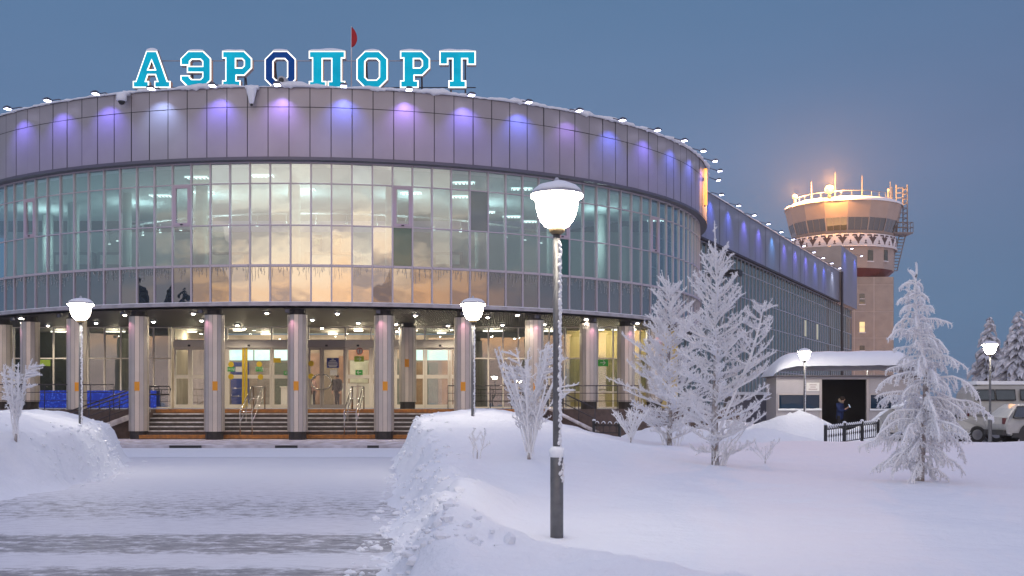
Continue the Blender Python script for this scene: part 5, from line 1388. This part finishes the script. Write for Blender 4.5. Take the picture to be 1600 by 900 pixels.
def spruce(px, pytop, Y, Rb, label, seed, m=needle_m, name='snowy_spruce', cat='tree', pos=None, H=None):
    rnd = random.Random(seed); x = W(px, 0, Y).x; b = pos or Vector((x, Y, 0)); H = H or CAMZ+(HZ-pytop)/FPX*Y
    t = thing(name, b, label, cat, 'spruces')
    mb = MB(); mb.tube([b, b+Vector((0, 0, H*.97))], [.16, .02], 8); mb.build('trunk', bark, t)
    mb = MB(); spruce_crown(mb, b, H, Rb, rnd); mb.build('crown', m, t)
def spruce_crown(mb, b, H, Rb, rnd):
    z = .6; lv = 0
    while z < H*.98:
        f = z/H; rr = Rb*(1-f)**.9+.12; nbh = max(5, int(13*(1-f)+5))
        for i in range(nbh):
            a = 2*math.pi*(i+rnd.random()*.7)/nbh+lv; L = rr*rnd.uniform(.75, 1.15)
            p0 = b+Vector((0, 0, z+rnd.uniform(-.1, .1))); dr = Vector((math.cos(a), math.sin(a), 0)); sdv = Vector((-dr.y, dr.x, 0))
            prev = None; ns = 4
            for s in range(ns+1):
                g = s/ns; c = p0+dr*L*g+Vector((0, 0, -.42*L*g*g+.05*math.sin(g*3))); w = (.08+.22*math.sin(math.pi*min(1, g*.9+.1)))*min(1, L*.8)*rnd.uniform(.7, 1.2); th_ = .10*min(1, L)
                k = len(mb.v); mb.v += [c-sdv*w+Vector((0, 0, -th_)), c+Vector((0, 0, th_*.9)), c+sdv*w+Vector((0, 0, -th_)), c+Vector((0, 0, -th_*1.6-rnd.uniform(0, .2)))]
                if prev is not None:
                    for j in range(4): mb.f.append((prev+j, prev+(j+1) % 4, k+(j+1) % 4, k+j)); mb.m.append(0); mb.s.append(False)
                prev = k
        z += .26+.22*(1-f); lv += .7
spruce(1546, 490, 62, 1.9, 'snow-laden spruce straight behind the lamp by the minibus', 3)
spruce(1592, 484, 58, 2.6, 'big snow-laden spruce at the right edge behind the minibus', 4)
spruce(1632, 470, 60, 2.8, 'snow-laden spruce rising at the picture edge beyond the minibus', 6)

# the woods behind the photographer that the lower glass mirrors
mb = MB(); rnd = random.Random(31)
for az_w, dist, hh, rr in ((36.5, 46, 10.6, 3.4), (40, 45, 11.8, 4.2), (43.5, 46, 11.2, 4.2), (47, 45, 10.8, 4.4), (50.5, 47, 11.6, 4.2), (54, 46, 10.3, 3.8)):
    a_ = R(az_w); b = Vector((-13.6-dist*math.sin(a_), 45.3-dist*math.cos(a_), 0)); mb.tube([b, b+Vector((0, 0, hh*.97))], [.18, .02], 6); spruce_crown(mb, b, hh, rr, rnd)
stuff(mb.build('far_woods', dark_needle))

# ------------------------------------------------------------------ smoking shelter
SY = 48.0
sx0 = W(1213, 0, SY).x; sx1 = W(1438, 0, SY).x; ze = W(0, 589, SY).z; dx0 = W(1284, 0, SY).x; dx1 = W(1354, 0, SY).x
SH = thing('smoking_shelter', ((sx0+sx1)/2, SY, 0), 'small grey shelter with dark open doorway under a thick rounded snow roof', 'shelter')
mb = MB()
mb.box2((sx0, SY, 0), (dx0-.1, SY+.08, ze)); mb.box2((dx1+.1, SY, 0), (sx1, SY+.08, ze)); mb.box2((sx0, SY+.08, 0), (sx0+.08, SY+1.9, ze)); mb.box2((sx1-.08, SY+.08, 0), (sx1, SY+1.9, ze))
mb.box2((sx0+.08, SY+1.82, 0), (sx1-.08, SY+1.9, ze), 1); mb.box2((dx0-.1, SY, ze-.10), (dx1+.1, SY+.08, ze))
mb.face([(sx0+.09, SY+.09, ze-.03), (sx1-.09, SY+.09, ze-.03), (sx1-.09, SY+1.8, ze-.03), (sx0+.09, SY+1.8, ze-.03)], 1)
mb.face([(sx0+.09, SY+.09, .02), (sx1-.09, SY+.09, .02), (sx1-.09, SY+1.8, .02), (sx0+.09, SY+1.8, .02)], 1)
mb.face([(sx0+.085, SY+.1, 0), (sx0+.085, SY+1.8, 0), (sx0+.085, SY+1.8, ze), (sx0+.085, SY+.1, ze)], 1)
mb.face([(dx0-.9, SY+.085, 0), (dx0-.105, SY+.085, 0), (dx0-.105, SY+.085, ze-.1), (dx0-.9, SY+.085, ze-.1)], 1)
mb.build('wall', [shelter_m, shelter_in], SH)
mb = MB()
for x in (dx0-.05, dx1+.05): mb.box2((x-.05, SY-.03, 0), (x+.05, SY+.10, ze-.1))
mb.build('doorway_frame', mat('shelter_frame', (.46, .42, .42), .5, .2), SH)
for px0, px1 in ((1217, 1281), (1360, 1432)):
    a = W(px0, 617, SY); b = W(px1, 639, SY); mb = MB(); mb.box2((a.x, SY-.01, b.z), (b.x, SY+.0, a.z)); w = mb.build('window', shelter_glass, SH)
    f = MB(); zz = (b.z, a.z)
    f.box2((a.x-.05, SY-.04, b.z-.06), (b.x+.05, SY-.005, b.z)); f.box2((a.x-.05, SY-.04, a.z), (b.x+.05, SY-.005, a.z+.05)); f.box2((a.x-.05, SY-.04, b.z), (a.x, SY-.005, a.z)); f.box2((b.x, SY-.04, b.z), (b.x+.05, SY-.005, a.z))
    xm = a.x+(b.x-a.x)*.64; f.box2((xm-.02, SY-.035, b.z), (xm+.02, SY-.012, a.z)); f.build('window_frame', MATS['shelter_frame'], w)
    f = MB(); n = 16; pr = None
    for i in range(n+1):
        x = a.x-.05+(b.x-a.x+.1)*i/n; h = .03+.05*abs(noise.noise(Vector((x*2, 0, 3)))); k = len(f.v); f.v += [Vector((x, SY-.10, b.z-.06)), Vector((x, SY-.08, b.z-.03+h)), Vector((x, SY-.006, b.z-.02+h)), ]
        if pr is not None:
            for j in range(2): f.f.append((pr+j, k+j, k+j+1, pr+j+1)); f.m.append(0); f.s.append(True)
        pr = k
    f.build('sill_snow', snow_roof, w)
mb = MB(); mb.box2((sx0-.12, SY-.22, ze), (sx1+.12, SY+2.0, ze+.07)); mb.build('roof', mat('roof_edge', (.16, .14, .14), .6), SH)
mb = MB(); n = 60; m_ = 20
for i in range(n+1):
    fx = i/n; x = sx0-.22+(sx1-sx0+.44)*fx
    ex = min(1, fx*5.2, (1-fx)*5.2); ex = math.sin(ex*math.pi/2)**.6
    for j in range(m_+1):
        fy = j/m_; y = SY-.36+2.6*fy; ey = math.sin(math.pi*(.02+.96*fy))**.33 if fy < .5 else math.sin(math.pi*(.03+.94*fy))**.55
        h = (1.02+.12*fx)*ex*ey+.05*noise.noise(Vector((x, y, 0))*.7)*ex*ey+.02*noise.noise(Vector((x, y, 0))*3)
        ov = (1-fy)**8
        mb.v.append(Vector((x, y-.04*noise.noise(Vector((x*1.2, 0, 8)))*ov, ze+.03+max(0, h))))
for i in range(n):
    for j in range(m_):
        a = i*(m_+1)+j; mb.f.append((a, a+1, a+m_+2, a+m_+1)); mb.m.append(0); mb.s.append(True)
mb.face([(sx0-.22, SY-.36, ze+.05), (sx1+.22, SY-.36, ze+.05), (sx1+.22, SY+2.2, ze+.05), (sx0-.22, SY+2.2, ze+.05)])
mb.build('roof_snow', snow_roof, SH)
a = W(1260, 598, SY); b = W(1280, 611, SY); mb = MB(); mb.box2((a.x, SY-.03, b.z), (b.x, SY-.008, a.z)); o = mb.build('notice_board', white_sign); tag(o, 'white notice board above the shelter window beside the doorway', 'sign')
for k, w in enumerate((.30, .22, .36)):
    mb = MB(); mb.box(((a.x+b.x)/2, SY-.034, a.z-.09-.09*k), (w, .006, .028)); mb.build('printed_line', mat('faded_ink', (.35, .25, .27), .8) if 'faded_ink' not in MATS else MATS['faded_ink'], o)
# low snow-capped box left of the shelter
c = W(1188, 0, 52); mb = MB(); t = thing('utility_cabinet', (c.x, 52, 0), 'low dark grey cabinet under a snow slab left of the shelter', 'cabinet')
mb.box2((c.x-1.4, 52, 0), (c.x+.9, 53.2, W(0, 617, 52).z)); mb.build('cabinet_body', mat('slate_panel', (.11, .11, .14), .6), t)
mb = MB(); zt_ = W(0, 617, 52).z; mb.box2((c.x-1.45, 51.9, zt_), (c.x+.95, 53.3, zt_+.13)); mb.build('snow_slab', snow_roof, t)

# ------------------------------------------------------------------ people
def person(pos, face, h, label, coat, pose='stand', legs=cloth_dark, hood=False):
    """face: heading in radians the person looks towards"""
    t = thing('person', pos, label, 'person', None, face)
    s = h/1.78
    J = {'pel': (0, 0, .96), 'bel': (.0, 0, 1.10), 'che': (.0, 0, 1.32), 'nk': (.015, 0, 1.48), 'hd': (.04, 0, 1.60), 'top': (.03, 0, 1.73)}
    lean = .10 if pose == 'phone' else 0
    for k in ('che', 'nk', 'hd', 'top'): J[k] = (J[k][0]+lean*(J[k][2]-1.0)*1.3, 0, J[k][2]-.02*lean)
    if pose == 'phone':
        arms = {1: ((.02, .19, 1.38), (.10, .25, 1.12), (.30, .12, 1.26), (.37, .08, 1.31)), -1: ((.02, -.19, 1.38), (.08, -.26, 1.12), (.26, -.14, 1.18), (.33, -.09, 1.24))}
    elif pose == 'reach':
        arms = {1: ((0, .19, 1.40), (.06, .27, 1.13), (.28, .25, 1.10), (.37, .24, 1.10)), -1: ((0, -.19, 1.40), (-.02, -.27, 1.12), (.05, -.27, .87), (.07, -.26, .79))}
    else:
        arms = {1: ((0, .19, 1.40), (-.02, .26, 1.12), (.06, .27, .88), (.08, .26, .79)), -1: ((0, -.19, 1.40), (-.03, -.26, 1.12), (.05, -.27, .88), (.07, -.26, .79))}
    V = []; E = []; RR = []; idx = {}
    def add(k, p, r, par=None):
        idx[k] = len(V); V.append(Vector(p)*s); RR.append(r*s)
        if par: E.append((idx[par], idx[k]))
    add('pel', J['pel'], .125); add('bel', J['bel'], .125, 'pel'); add('che', J['che'], .15, 'bel'); add('nk', J['nk'], .06, 'che')
    add('jaw', (J['hd'][0]+.005, 0, J['hd'][2]-.07), .062, 'nk'); add('hd', J['hd'], .094, 'jaw'); add('top', J['top'], .06, 'hd'); add('nose', (J['hd'][0]+.115, 0, J['hd'][2]-.015), .016, 'hd')
    for sd_ in (1, -1):
        a = arms[sd_]; q = 'l' if sd_ > 0 else 'r'
        add(q+'sh', a[0], .07, 'che'); add(q+'el', a[1], .050, q+'sh'); add(q+'wr', a[2], .034, q+'el'); add(q+'hn', a[3], .036, q+'wr')
        d = (Vector(a[3])-Vector(a[2])).normalized(); 
        for n_ in range(4):
            add(q+f'f{n_}', Vector(a[3])+d*(.075-.006*abs(n_-1.4))+Vector((0, (.027-.018*n_)*1.0, -.012)), .0095, q+'hn')
        add(q+'th', Vector(a[3])+d*.03+Vector((.02, -.035*sd_, .015)), .011, q+'hn')
        st = .03*sd_
        add(q+'hp', (0, .095*sd_, .90), .092, 'pel'); add(q+'kn', (.02+st, .10*sd_, .50), .062, q+'hp'); add(q+'an', (-.02+st, .10*sd_, .10), .042, q+'kn'); add(q+'to', (.14+st, .12*sd_, .045), .038, q+'an')
    me = bpy.data.meshes.new('body'); me.from_pydata([tuple(v) for v in V], E, []); o = bpy.data.objects.new('body', me); col.objects.link(o); o.parent = t
    m1 = o.modifiers.new('skin', 'SKIN'); m1.use_smooth_shade = True; m2 = o.modifiers.new('subsurf', 'SUBSURF'); m2.levels = 1; m2.render_levels = 1
    for i, r in enumerate(RR): me.skin_vertices[0].data[i].radius = (r, r)
    me.skin_vertices[0].data[0].use_root = True
    me.materials.append(skin_m)
    dg = bpy.context.evaluated_depsgraph_get(); fin = bpy.data.meshes.new_from_object(o.evaluated_get(dg)); o.modifiers.clear(); o.data = fin
    fin.materials.clear()
    for m in (skin_m, coat, legs): fin.materials.append(m)
    for p in fin.polygons:
        c = p.center/s; p.use_smooth = True
        p.material_index = 0 if c.z > 1.50+0 or (min((c-Vector(arms[1][3])).length, (c-Vector(arms[-1][3])).length) < .11) else (1 if c.z > .9 else 2)
    # jacket as a second skin over the trunk and arms
    V2 = []; E2 = []; R2 = []
    def add2(k, p, r, par=None):
        idx[k] = len(V2); V2.append(Vector(p)*s); R2.append(r*s)
        if par: E2.append((idx[par], idx[k]))
    idx = {}
    add2('b', J['bel'], .165); add2('h', (0, 0, .92), .175, 'b'); add2('he', (0, 0, .72), .165, 'h'); add2('c', J['che'], .185, 'b'); add2('n', (J['nk'][0], 0, J['nk'][2]-.02), .085, 'c')
    for sd_ in (1, -1):
        a = arms[sd_]; q = str(sd_); add2(q+'s', a[0], .095, 'c'); add2(q+'e', a[1], .075, q+'s'); add2(q+'w', Vector(a[1]).lerp(Vector(a[2]), .92), .058, q+'e')
    me = bpy.data.meshes.new('jacket'); me.from_pydata([tuple(v) for v in V2], E2, []); o = bpy.data.objects.new('jacket', me); col.objects.link(o); o.parent = t
    m1 = o.modifiers.new('skin', 'SKIN'); m1.use_smooth_shade = True; m2 = o.modifiers.new('subsurf', 'SUBSURF'); m2.levels = 1; m2.render_levels = 1
    for i, r in enumerate(R2): me.skin_vertices[0].data[i].radius = (r, r)
    me.skin_vertices[0].data[0].use_root = True; me.materials.append(coat)
    dg = bpy.context.evaluated_depsgraph_get(); fin = bpy.data.meshes.new_from_object(o.evaluated_get(dg)); o.modifiers.clear(); o.data = fin
    hp_ = Vector(J['hd'])*s
    mb = MB(); mb.lathe([(.02, .118), (.07, .10), (.105, .05), (.112, 0), (.10, -.05)], (hp_.x-.012, 0, hp_.z+.015), 16); mb.build('hair', hair_m, t, world=False)
    for v in o.data.vertices: pass
    if hood:
        mb = MB(); mb.tube([(hp_.x-.05+.09*math.cos(R(a_))*.6-.02*abs(math.sin(R(a_))), .145*math.sin(R(a_)), hp_.z-.06+.02*math.cos(R(a_))+.115*(-math.cos(R(a_)))*.75) for a_ in range(0, 361, 20)], .05, 8); mb.build('fur_hood', fur_m, t, world=False)
    return t
py_ = SY+.75; pp = W(1312, 0, py_)
person((pp.x, py_, .03), R(-35), 1.82, 'person in navy fur-hooded parka looking at a phone in the shelter doorway', cloth_navy, 'phone', cloth_dark, True)
mb = MB(); v = Matrix.Rotation(R(-35), 3, 'Z') @ Vector((.42, .0, 1.36)); mb.box(Vector((pp.x, py_, .03))+v, (.012, .075, .15), 0, R(-35), Matrix.Rotation(R(-25), 3, 'Y')); tag(mb.build('mobile_phone', mat('phone_screen', (.02, .02, .03), .2, emit=(.6, .75, 1), estr=.8)), 'lit mobile phone in the hands of the person in the shelter', 'phone')
p = at_floor(527, 57.4); person(p, R(-120), 1.76, 'person in dark coat standing inside behind the blue notice', cloth_dark, 'stand', cloth_dark)
p = at_floor(491, 58.0); person(p, R(200), 1.70, 'person in rose coat standing inside behind the left swing door', cloth_rose, 'reach', cloth_dark)

# ------------------------------------------------------------------ vehicles
def wheel_pair(t, x, y, z, r, w):
    for sy in (y-w, y+w):
        mb = MB(); mb.tube([(x, sy-.11, z), (x, sy-.09, z), (x, sy+.09, z), (x, sy+.11, z)], [r*.86, r, r, r*.86], 24); wo = mb.build('wheel', rubber, t)
        k = -.115 if sy < y else .115
        mb = MB(); mb.tube([(x, sy+k*.9, z), (x, sy+k*1.04, z)], [r*.62, r*.58], 18)
        for i in range(6):
            a = i*math.pi/3; mb.box((x+r*.3*math.cos(a), sy+k*1.06, z+r*.3*math.sin(a)), (r*.5, .015, .05), 0, 0, Matrix.Rotation(-a, 3, 'Y'))
        mb.build('rim', chrome, wo)
def shell(mb, prof, y, hw0, inset, m=0):
    """side outline (x,z) loft across the width with rounded shoulders; inset: function z -> how far the side leans in"""
    st = [(-1, .10), (-.93, .03), (-.6, 0), (.6, 0), (.93, .03), (1, .10)]
    cx_ = sum(p[0] for p in prof)/len(prof); cz_ = sum(p[1] for p in prof)/len(prof); rows = []
    for f, sh in st:
        k = len(mb.v)
        for x, z in prof:
            yy = (hw0-inset(z))*f
            mb.v.append(Vector((x-(x-cx_)*sh*.35, y+yy, z-(z-cz_)*sh*.6 if z > cz_ else z)))
        rows.append(k)
    n = len(prof)
    for a, b in zip(rows, rows[1:]):
        for i in range(n): mb.f.append((a+i, a+(i+1) % n, b+(i+1) % n, b+i)); mb.m.append(m); mb.s.append(False)
    for r_, rev in ((rows[0], False), (rows[-1], True)):
        idx_ = list(range(r_, r_+n)); mb.f.append(tuple(idx_ if rev else reversed(idx_))); mb.m.append(m); mb.s.append(False)
def side_pane(t, x0, x1, z0, z1, y, hw0, inset, lean0=0, lean1=0, name='window'):
    mb = MB(); e = .012
    a = (x0, y-(hw0-inset(z0))-e, z0); b = (x1, y-(hw0-inset(z0))-e, z0); c = (x1+lean1, y-(hw0-inset(z1))-e, z1); d = (x0+lean0, y-(hw0-inset(z1))-e, z1)
    mb.face([a, b, c, d]); w = mb.build(name, car_glass, t)
    f = MB(); ps = [Vector(q)+Vector((0, -.004, 0)) for q in (a, b, c, d)]
    f.tube(ps+[ps[0]], .022, 5); f.build('window_seal', black_m, w)
# minibus (long side towards the camera)
MY = 45.5; mx0 = W(1502, 0, MY).x; 
t = thing('minibus', (mx0+2.3, MY, 0), 'white minibus with a row of side windows parked behind the other car', 'minibus')
zt = W(0, 600, MY-.9).z
ins_ = lambda z: .02+.16*sm(1.2, 2.3, z)+.10*sm(zt-.25, zt, z)
mb = MB(); prof = [(mx0, .45), (mx0-.02, 1.1), (mx0+.10, zt-.35), (mx0+.25, zt-.08), (mx0+.5, zt), (mx0+4.3, zt), (mx0+4.6, zt-.15), (mx0+4.95, 1.35), (mx0+5.1, 1.15), (mx0+5.15, .5), (mx0+4.9, .40)]
shell(mb, prof[::-1], MY, .98, ins_); mb.build('body', car_white, t)
zw0_ = W(0, 625, MY-.9).z; zw1_ = W(0, 609, MY-.9).z
for a, b in ((.22, .95), (1.0, 1.75), (1.95, 3.05), (3.15, 4.1)): side_pane(t, mx0+a, mx0+b, zw0_, zw1_, MY, .98, ins_)
mb = MB(); mb.box2((mx0+.05, MY-1.02, 1.02), (mx0+4.9, MY-.985, 1.08)); mb.build('side_moulding', chrome, t)
mb = MB(); mb.box((mx0+2.4, MY, zt+.05), (4.2, 1.5, .14)); mb.build('roof_snow', snow_roof, t)
mb = MB(); mb.box((mx0-.03, MY-.72, 1.0), (.05, .16, .3)); mb.build('tail_lamp', red_m, t)
mb = MB(); mb.box((mx0-.06, MY, .5), (.14, 1.8, .2)); mb.build('bumper', black_m, t)
for x in (mx0+1.0, mx0+3.9): wheel_pair(t, x, MY, .36, .36, .82)
# estate car in front of it
EY = 41.5; ex0 = W(1556, 0, EY).x
t = thing('parked_car', (ex0+2.3, EY, 0), 'white off-road car with dark side windows cut by the right picture edge', 'car', 'parked cars')
zt = W(0, 630, EY-.9).z; ins2 = lambda z: .02+.26*sm(.95, zt, z)
mb = MB(); prof = [(ex0, .42), (ex0-.05, .75), (ex0+.02, 1.0), (ex0+.32, zt-.18), (ex0+.55, zt-.03), (ex0+1.4, zt), (ex0+2.4, zt-.05), (ex0+3.25, 1.08), (ex0+4.3, .95), (ex0+4.5, .75), (ex0+4.48, .42), (ex0+4.2, .34), (ex0+.3, .34)]
shell(mb, prof[::-1], EY, .93, ins2); mb.build('body', car_white, t)
zw0_ = .98; zw1_ = zt-.12
side_pane(t, ex0+.22, ex0+.85, zw0_, zw1_, EY, .93, ins2, .24, 0, ); side_pane(t, ex0+.93, ex0+1.85, zw0_, zw1_, EY, .93, ins2); side_pane(t, ex0+1.93, ex0+3.0, zw0_, zw1_, EY, .93, ins2, 0, -.45)
mb = MB(); mb.box2((ex0+.9, EY-.96, .88), (ex0+1.1, EY-.935, .92)); mb.build('door_handle', chrome, t)
mb = MB(); mb.box((ex0+2.25, EY-.90, .36), (4.1, .10, .16)); mb.build('side_skirt', black_m, t)
mb = MB(); mb.box((ex0+.01, EY-.72, .86), (.10, .22, .22)); mb.build('tail_lamp', red_m, t)
mb = MB(); mb.box((ex0-.02, EY, .45), (.14, 1.7, .18)); mb.build('bumper', black_m, t)
for x in (ex0+.85, ex0+3.55):
    wheel_pair(t, x, EY, .35, .35, .80)
    mb = MB(); mb.tube([(x, EY-.945, .36), (x, EY-.937, .36)], .44, 24, smooth=False); mb.build('wheel_arch', black_m, t)
# snowed-up car behind the larch
CY2 = 44.0; cx0 = W(1374, 0, CY2).x
t = thing('parked_car', (cx0+2.1, CY2, 0), 'car buried under snow behind the drooping frosted larch', 'car', 'parked cars')
zt = 1.52; ins3 = lambda z: .02+.24*sm(.9, zt, z)
mb = MB(); prof = [(cx0, .40), (cx0-.02, .80), (cx0+.25, 1.0), (cx0+.75, 1.42), (cx0+1.2, zt), (cx0+2.3, zt), (cx0+3.1, 1.0), (cx0+4.0, .88), (cx0+4.25, .7), (cx0+4.2, .36)]
shell(mb, prof[::-1], CY2, .86, ins3); mb.build('body', car_white, t)
side_pane(t, cx0+.75, cx0+1.5, .95, 1.36, CY2, .86, ins3, .25, 0); side_pane(t, cx0+1.58, cx0+2.75, .95, 1.36, CY2, .86, ins3, 0, -.4)
mb = MB(); mb.lathe([(1.75, 0), (1.72, .08), (1.3, .20), (.5, .26), (.05, .27)], (0, 0, 0), 28)
for v in mb.v: v.x = cx0+1.85+v.x*.80; v.y = CY2+v.y*.45; v.z = v.z+1.48-.25*abs(v.x-cx0-1.75)**2*.45+.05*noise.noise(v*1.5)
mb.build('snow_cover', snow_roof, t)
mb = MB(); mb.box((cx0, CY2-.65, .72), (.08, .26, .15)); mb.build('tail_lamp', red_m, t)
for x in (cx0+.8, cx0+3.4): wheel_pair(t, x, CY2, .32, .32, .74)

# ------------------------------------------------------------------ low iron fences
def iron_fence(a, b, label, n, h=.72):
    a = Vector(a); b = Vector(b); t = thing('iron_fence', a, label, 'fence', 'low iron fences'); L = (b-a).length; d = (b-a).normalized(); up = Vector((0, 0, 1))
    for i in range(n+1):
        p = a.lerp(b, i/n); mb = MB(); mb.box(p+up*(h*.5), (.09, .09, h+.1), 0, math.atan2(d.y, d.x)); mb.build('post', black_m, t)
        mb = MB(); mb.lathe([(.07, h+.05), (.06, h+.10), (.01, h+.12)], p, 8); mb.build('post_snow', snow_roof, t)
    mb = MB()
    for z in (.14, h-.10): mb.tube([a+up*z, b+up*z], .018, 5)
    k = int(L/.24)
    for i in range(k):
        p = a.lerp(b, (i+.5)/k); mb.tube([p+up*.14, p+up*(h-.10)], .011, 4)
        mb.tube([p+d*.075*math.cos(R(q))+up*(h-.10+.11*math.sin(R(q))) for q in range(0, 181, 30)], .013, 4)
        mb.tube([p+d*.06*math.cos(R(q))+up*(.40+.06*math.sin(R(q))) for q in range(0, 361, 60)], .010, 4)
    mb.build('railing_panel', black_m, t)
    mb = MB()
    for i in range(k):
        p = a.lerp(b, (i+.5)/k)
        mb.tube([p+d*.075*math.cos(R(q))+up*(h-.075+.115*math.sin(R(q))) for q in range(20, 161, 35)], .020, 5)
    mb.build('snow_lining', snow_roof, t)
g = W(1290, 0, 38); iron_fence((g.x, 38, .0), (W(1372, 0, 43).x, 43, .12), 'low black iron fence with snowy arched tops before the shelter doorway', 3)
g = W(924, 0, 41); iron_fence((W(928, 0, 42).x, 42, .30), (W(968, 0, 41.6).x, 41.6, .28), 'low black iron fence between the brown plinth and the frosted trees', 1, .5)

# ------------------------------------------------------------------ clods of ploughed snow on the bank faces
rnd = random.Random(2); mb = MB()
ICO = [(0, 0, 1), (.894, 0, .447), (.276, .851, .447), (-.724, .526, .447), (-.724, -.526, .447), (.276, -.851, .447), (.724, .526, -.447), (-.276, .851, -.447), (-.894, 0, -.447), (-.276, -.851, -.447), (.724, -.526, -.447), (0, 0, -1)]
ICF = [(0, 1, 2), (0, 2, 3), (0, 3, 4), (0, 4, 5), (0, 5, 1), (1, 6, 2), (2, 7, 3), (3, 8, 4), (4, 9, 5), (5, 10, 1), (6, 7, 2), (7, 8, 3), (8, 9, 4), (9, 10, 5), (10, 6, 1), (11, 7, 6), (11, 8, 7), (11, 9, 8), (11, 10, 9), (11, 6, 10)]
def clod(c, r):
    k = len(mb.v); sq = (rnd.uniform(.7, 1.3), rnd.uniform(.7, 1.3), rnd.uniform(.5, .9))
    for v in ICO: mb.v.append(Vector(c)+Vector((v[0]*sq[0], v[1]*sq[1], v[2]*sq[2]))*r*rnd.uniform(.75, 1.2))
    for f in ICF: mb.f.append(tuple(k+i for i in f)); mb.m.append(0); mb.s.append(False)
for i in range(1300):
    Y = 8.5+22*rnd.random()**1.6; d = max(rnd.gauss(.40, .30), -.12); x = lerp_tab(XR, Y)+d
    clod((x, Y, max(0, ground_h(x, Y))-.004), rnd.choice((.008, .010, .014, .018, .03, .045, .06))*rnd.uniform(.7, 1.2))
for i in range(350):
    Y = 20+9.5*rnd.random(); d = rnd.gauss(.3, .3); x = lerp_tab(XL, Y)-d
    clod((x, Y, max(0, ground_h(x, Y))-.004), rnd.choice((.02, .03, .05))*rnd.uniform(.7, 1.2))
stuff(mb.build('snow_clods', snow))

# ------------------------------------------------------------------ thin ice haze in the air
m = bpy.data.materials.new('ice_haze'); m.use_nodes = True; nt = m.node_tree; nt.nodes.clear()
o_ = nt.nodes.new('ShaderNodeOutputMaterial'); pv = nt.nodes.new('ShaderNodeVolumePrincipled'); pv.inputs['Color'].default_value = (.92, .94, 1, 1); pv.inputs['Density'].default_value = .00045
pv.inputs['Anisotropy'].default_value = .3
nt.links.new(pv.outputs[0], o_.inputs['Volume'])
mb = MB(); mb.box2((-950, -950, -1.2), (950, 1450, 34)); stuff(mb.build('haze', m))
